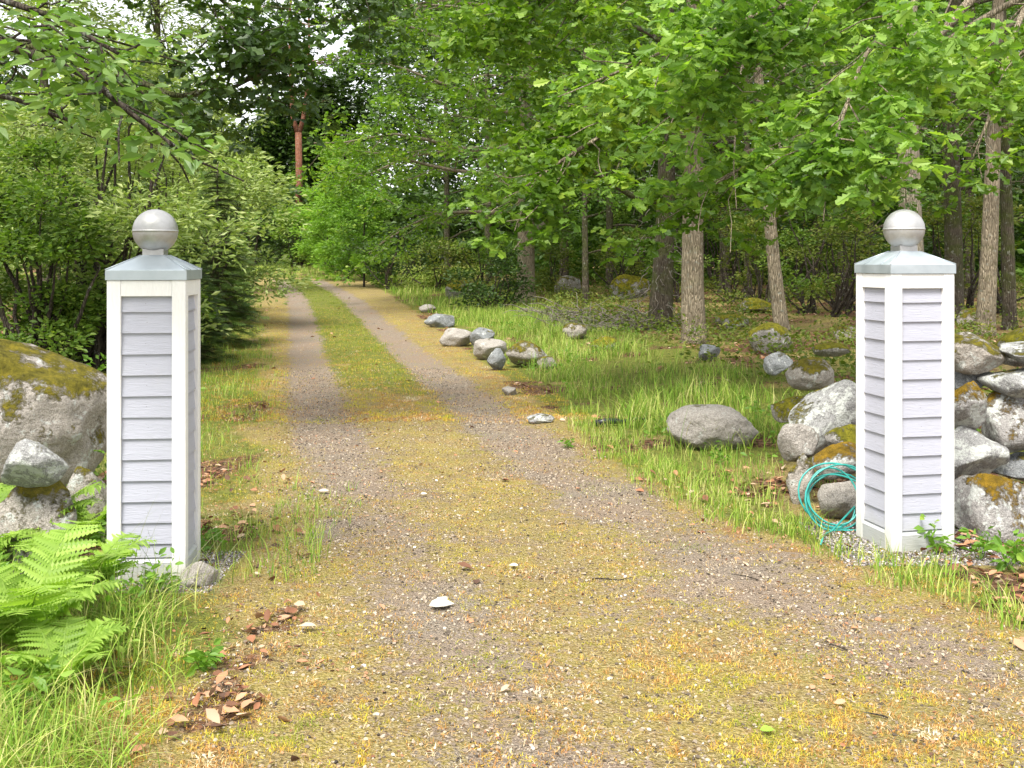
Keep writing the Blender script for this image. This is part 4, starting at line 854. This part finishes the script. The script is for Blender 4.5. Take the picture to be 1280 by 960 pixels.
gs = [(0, (.04, .032, .024)), (.4, (.18, .14, .10)), (.75, (.36, .30, .225)), (.97, (.42, .36, .28)), (1, (.48, .43, .36))]
pebbles('gravel', 420000, lambda x, y: inframe(x, y) * np.clip(ground_masks(x, y)[0] * .9 + .12, 0, 1) * (.25 + .75 * sm(-.3, .25, n2(x, y, 9, 91))) * (x < xat(BR, y) + .1) * (x > xat(BL, y) - .1), -5, 5, 3.1, 16, .005, .021, gs, 'loose grey gravel showing through the moss of the drive', 510, 1.5)
def nearp(x, y): 
    a = np.abs(np.maximum(np.abs(x - 2.18), np.abs(y - 6.0))); b = np.maximum(np.abs(x + 1.79), np.abs(y - 5.45)); return ((a < .46) & (a > .17)) * .9 + ((b < .36) & (b > .17)) * .8
pebbles('pillar_gravel', 110000, nearp, -2.4, 2.8, 4.9, 6.6, .006, .020, [(0, (.05, .045, .045)), (.4, (.17, .15, .14)), (.8, (.32, .29, .28)), (1, (.62, .6, .58))], 'dark crushed stone around the feet of the pillars', 511)
pebbles('white_chips', 70, lambda x, y: inframe(x, y) * (x < xat(BR, y) + .2) * (x > xat(BL, y)), -3, 4, 3.3, 11, .010, .032, [(0, (.45, .43, .40)), (1, (.85, .84, .82))], 'scattered pale stone chips on the drive', 512)
# fallen leaves
def dead(name, n, fn, x0, x1, y0, y1, size, stops, label, seed, T=None, hz=.012):
    x, y, z, r = region(n, x0, x1, y0, y1, fn, seed); m_ = len(x); D = r.normal(size=(m_, 3)); D[:, 2] *= .25; N = r.normal(size=(m_, 3)) * .45; N[:, 2] = 1
    V = [(0, 0, 0), (.3, .22, .14), (.65, .27, .12), (1, 0, .10), (.65, -.27, .16), (.3, -.22, .10), (.5, 0, -.02)]; Fc = [[0, 1, 6], [1, 2, 6], [2, 3, 6], [3, 4, 6], [4, 5, 6], [5, 0, 6]]
    m = M(name + '_leaf'); m.surf(m.ramp(m.geo().outputs['Random Per Island'], stops), .8)
    tagk(link(name, scatter(name, T or (V, Fc), np.stack([x, y, z + r.uniform(.002, hz, m_)], 1), D, N, size * r.uniform(.5, 1.25, m_), True), m.m), label, 'leaves', kind='stuff')
bs = [(0, (.07, .035, .02)), (.35, (.22, .09, .04)), (.6, (.38, .18, .09)), (.85, (.40, .25, .15)), (1, (.46, .35, .24))]
dead('leaf_litter', 26000, lambda x, y: (sm(.3, .7, ground_masks(x, y)[2]) * .95 + .02) * inframe(x, y), -14, 18, 3.1, 34, .075, bs, 'brown fallen oak leaves on the verges and forest floor', 520)
dead('near_litter', 9000, lambda x, y: (sm(.25, .7, ground_masks(x, y)[2]) + .07 * ((x < xat(BL, y) + .35) | (x > xat(BR, y) - .1))) * inframe(x, y, .1), -3, 4, 3.1, 8, .06, bs, 'rust brown fallen leaves beside the pillars', 521, hz=.03)
dead('leaf_crumbs', 16000, lambda x, y: inframe(x, y) * (x < xat(BR, y) + .5) * (x > xat(BL, y) - 1.2) * sm(-.2, .4, n2(x, y, 1.5, 95)), -4, 4, 3.2, 13, .018, bs, 'brown crumbs of leaves and bark scattered on the drive', 523)
dead('stray_leaves', 200, lambda x, y: inframe(x, y) * (x < xat(BR, y)) * (x > xat(BL, y) - .5), -3, 4, 3.2, 12, .045, bs[2:], 'single dry leaves lying on the drive', 522)
# big pale dry leaf and one fresh green leaf
def oneleaf(px, py, s, col, label, a, name='fallen_leaf'):
    x, y, z = gp(px, py); m = M(name + '_blade'); m.surf(m.ramp(m.noise(60, 4, m.obj()), [(.3, tuple(c * .8 for c in col)), (.7, col)]), .6)
    T = ovate(.36); me = scatter(name, T, np.zeros((1, 3)), np.array([[math.cos(a), math.sin(a), .08]]), np.array([[.1, -.15, 1.]]), np.array([s]), True)
    tagk(link(name, me, m.m, None, (x, y, z + .018)), label, 'leaf')
oneleaf(536, 762, .12, (.52, .48, .41), 'large pale dry leaf lying in the middle of the drive', .35)
oneleaf(556, 756, .07, (.70, .66, .58), 'smaller dry leaf touching the large pale one', 2.0)
oneleaf(950, 919, .05, (.22, .42, .03), 'fresh green leaf lying on the drive near the bottom edge', .1)
oneleaf(526, 621, .05, (.62, .58, .50), 'white dry leaf farther up the drive', .6)
oneleaf(398, 617, .07, (.58, .52, .42), 'thin pale dry leaf at the left side of the drive', .1)
oneleaf(648, 711, .05, (.60, .55, .47), 'narrow pale leaf right of the middle of the drive', 3.0)
for q, (px, py, L, a) in enumerate([(948, 727, .16, 2.5), (1110, 900, .09, 2.7), (740, 726, .2, .1), (1060, 815, .12, 2.4)]):
    x, y, z = gp(px, py); tb = Tubes(); tb.add(wander((0, 0, .008), (L * math.cos(a), L * math.sin(a), .012), 6, .05, q), [.003, .0035, .003, .003, .002, .001], 6)
    tagk(link('twig', tb.mesh('twig'), TWIG, None, (x, y, z)), ['thin dark twig on the drive in front of the right pillar', 'short dark twig near the lower right corner', 'long thin twig near the middle of the drive', 'small twig between the right pillar and the lower right corner'][q], 'twig')

# ------------------------------------------------------------------ ferns and small plants
def pinna():
    V = [(0, 0, 0)]; U = []; Lw = []
    for k in range(9):
        t = k / 9; wv = .15 * (1 - t) ** .7 + .01; U += [(t + .01, wv * .25, .0), (t + .05, wv, .02), (t + .095, wv * .8, .02)]
    V = U + [(1.0, 0, -.08)] + [(a, -b, c) for a, b, c in U[::-1]]; n = len(U); Fc = []
    for k in range(9):
        i = k * 3; j = 2 * n - i; nx = (i + 3) if k < 8 else n; px_ = (j - 3) if k < 8 else n
        Fc.append([i, i + 1, i + 2, nx] if nx != px_ else [i, i + 1, i + 2, nx]); Fc.append([i, nx, px_, j] if nx != px_ else [i, nx, j]); Fc.append([j, px_, j - 2, j - 1])
    return V, [f[::-1] for f in Fc]
PINNA = pinna()
def fern(x, y, n, L, label, seed, hz=1.2):
    r = np.random.default_rng(seed); z = g1(x, y) - .01; b = np.array([x, y, z]); Pn, Dn, Nn, Sn = [], [], [], []; tb = Tubes()
    for i in range(n):
        a = i * 2.4 + r.normal() * .3; l = L * r.uniform(.7, 1.15); d = np.array([math.cos(a), math.sin(a), 0]); t = np.linspace(0, 1, 14)
        e = r.uniform(.9, 1.25) * hz; q = b + d * (l * .62 * t[:, None] ** 1.15) + np.array([0, 0, 1]) * (l * e * (t - .55 * t ** 2.1))[:, None]
        tb.add(q, np.linspace(.0035, .0008, 14), 4, cap=False)
        m_ = 21
        for k in range(m_):
            u = .16 + .83 * k / m_; c = np.array([np.interp(u, t, q[:, j]) for j in range(3)]); c2 = np.array([np.interp(min(u + .03, 1), t, q[:, j]) for j in range(3)]); tn = (c2 - c) / max(1e-6, np.linalg.norm(c2 - c))
            sdv = np.cross(tn, [0, 0, 1.]); sdv /= max(1e-6, np.linalg.norm(sdv)); nm = np.cross(sdv, tn); pl_ = l * .24 * math.sin(math.pi * min(1, (u - .05)) ** .75) + .01
            for s in (-1, 1):
                pd = sdv * s + tn * r.uniform(.25, .5) - nm * r.uniform(-.05, .3); pd /= np.linalg.norm(pd)
                Pn.append(c); Dn.append(pd); Nn.append(nm + r.normal(size=3) * .18); Sn.append(pl_ * r.uniform(.85, 1.1))
    t = empty('fern', tuple(b)); tagk(t, label, 'fern', 'ferns beside the left pillar')
    link('stalks', tb.mesh('stalks', b), LEAF['fern'], t)
    link('fronds', scatter('fronds', PINNA, np.array(Pn), np.array(Dn), np.array(Nn), np.array(Sn), False, b), LEAF['fern'], t)
for i, (px, py, n_, L, lb) in enumerate([(30, 830, 13, .60, 'large bright fern at the left edge, nearest to the camera'), (105, 765, 13, .5, 'bright fern just left of the left pillar foot'), (30, 720, 14, .62, 'tall pale fern in front of the white lichened stone'),
                                         (112, 680, 10, .42, 'small fern between the stones and the left pillar'), (-40, 740, 10, .5, 'fern half cut by the left edge'), (75, 870, 9, .36, 'low fern among the tall grass')]):
    x, y, z = gp(px, py); fern(x, y, n_, L, lb, 600 + i)
def weed(x, y, h, n, size, label, seed, T=TV, leaf='weed'):
    r = np.random.default_rng(seed); b = np.array([x, y, g1(x, y) - .01]); tb = Tubes(); cl = []
    for i in range(n):
        a = r.uniform(0, 6.28); e = b + np.array([math.cos(a) * h * .5, math.sin(a) * h * .5, h * r.uniform(.6, 1.1)]); q = wander(b, e, 5, .06, seed + i); tb.add(q, np.linspace(.002, .001, 5), 4, cap=False)
        for u in (2, 3, 4): cl.append((q[u], np.array([math.cos(a), math.sin(a), .1])))
    t = empty('leafy_weed', tuple(b)); tagk(t, label, 'weed', 'leafy weeds at the verges'); link('stems', tb.mesh('stems', b), LEAF['weed'], t); leaves('foliage', cl, 3, size * .6, size, T, LEAF[leaf], t, b, seed)
for i, (px, py, h, n_, s, lb) in enumerate([(1170, 690, .12, 7, .05, 'green weed at the right foot of the right pillar'), (1262, 712, .16, 8, .07, 'leafy weed in front of the largest wall stone'), (1225, 700, .14, 7, .05, 'small weed between the right pillar and the largest wall stone'),
        (255, 690, .13, 6, .05, 'dark leafed weed against the right side of the left pillar'), (200, 745, .13, 7, .05, 'yellow green weed below the left pillar'), (150, 700, .22, 9, .06, 'yellow green weed left of the left pillar foot'), (110, 620, .30, 10, .07, 'broad leafed weed under the huge boulder'),
        (30, 905, .2, 10, .06, 'round leafed weed in the lower left corner'), (950, 530, .25, 8, .05, 'pale weed right of the large granite boulder'), (900, 580, .10, 6, .04, 'low weed in front of the large granite boulder'), (710, 560, .08, 5, .04, 'low green weed beside the right wheel track'), (255, 838, .08, 6, .05, 'small leafy weed among brown leaves at the lower left')]):
    x, y, z = gp(px, py); weed(x, y, h, n_, s, lb, 640 + i)

# ------------------------------------------------------------------ hose and black pipe
m = M('hose_plastic'); m.surf(m.ramp(m.noise(8, 3, m.obj()), [(.3, (.02, .22, .19)), (.7, (.04, .36, .32))]), .35); HOSE = m.m
tb = Tubes(); r = np.random.default_rng(3); pts = []; hc = P(1046, 624, 6.32); n = 5 * 28
for i in range(n):
    a = i / 28 * 2 * math.pi; lp = i / 28; rad_ = .158 + .026 * math.sin(lp * 2.1) + .014 * math.sin(i * .11 + 1) + .01 * math.sin(2 * a + lp * 2)
    x = hc[0] + math.cos(a) * rad_ * 1.1 + .028 * math.sin(lp * 2.3); z = hc[2] + math.sin(a) * rad_ + .022 * math.cos(lp * 3.1); yv = hc[1] - .03 + .014 * lp + .06 * math.sin(a)
    pts.append((x, yv, max(z, g1(x, yv) + .008)))
pts += [(hc[0] - .02 - .05 * q, hc[1] - .12 - .02 * q * q, g1(hc[0] - .02 - .05 * q, hc[1] - .12) + .02) for q in range(1, 5)]; tb.add(pts, .0055, 8); tagk(link('garden_hose', tb.mesh('garden_hose'), HOSE), 'coiled turquoise garden hose leaning on stones behind the right pillar', 'hose')
m = M('black_plastic'); m.surf((.015, .018, .022), .35); x, y, z = gp(762, 533)
tb = Tubes(); tb.add(np.array([(-.13, 0, .03), (-.05, .0, .045), (.05, .02, .05), (.13, .05, .035), (.26, .10, .06), (.36, .12, .05)]), [.03, .032, .028, .022, .014, .010], 10, rough=.2)
tagk(link('black_plastic_scrap', tb.mesh('black_plastic_scrap'), m.m, None, (x, y, z)), 'crumpled strip of black plastic lying in the verge grass', 'plastic scrap')
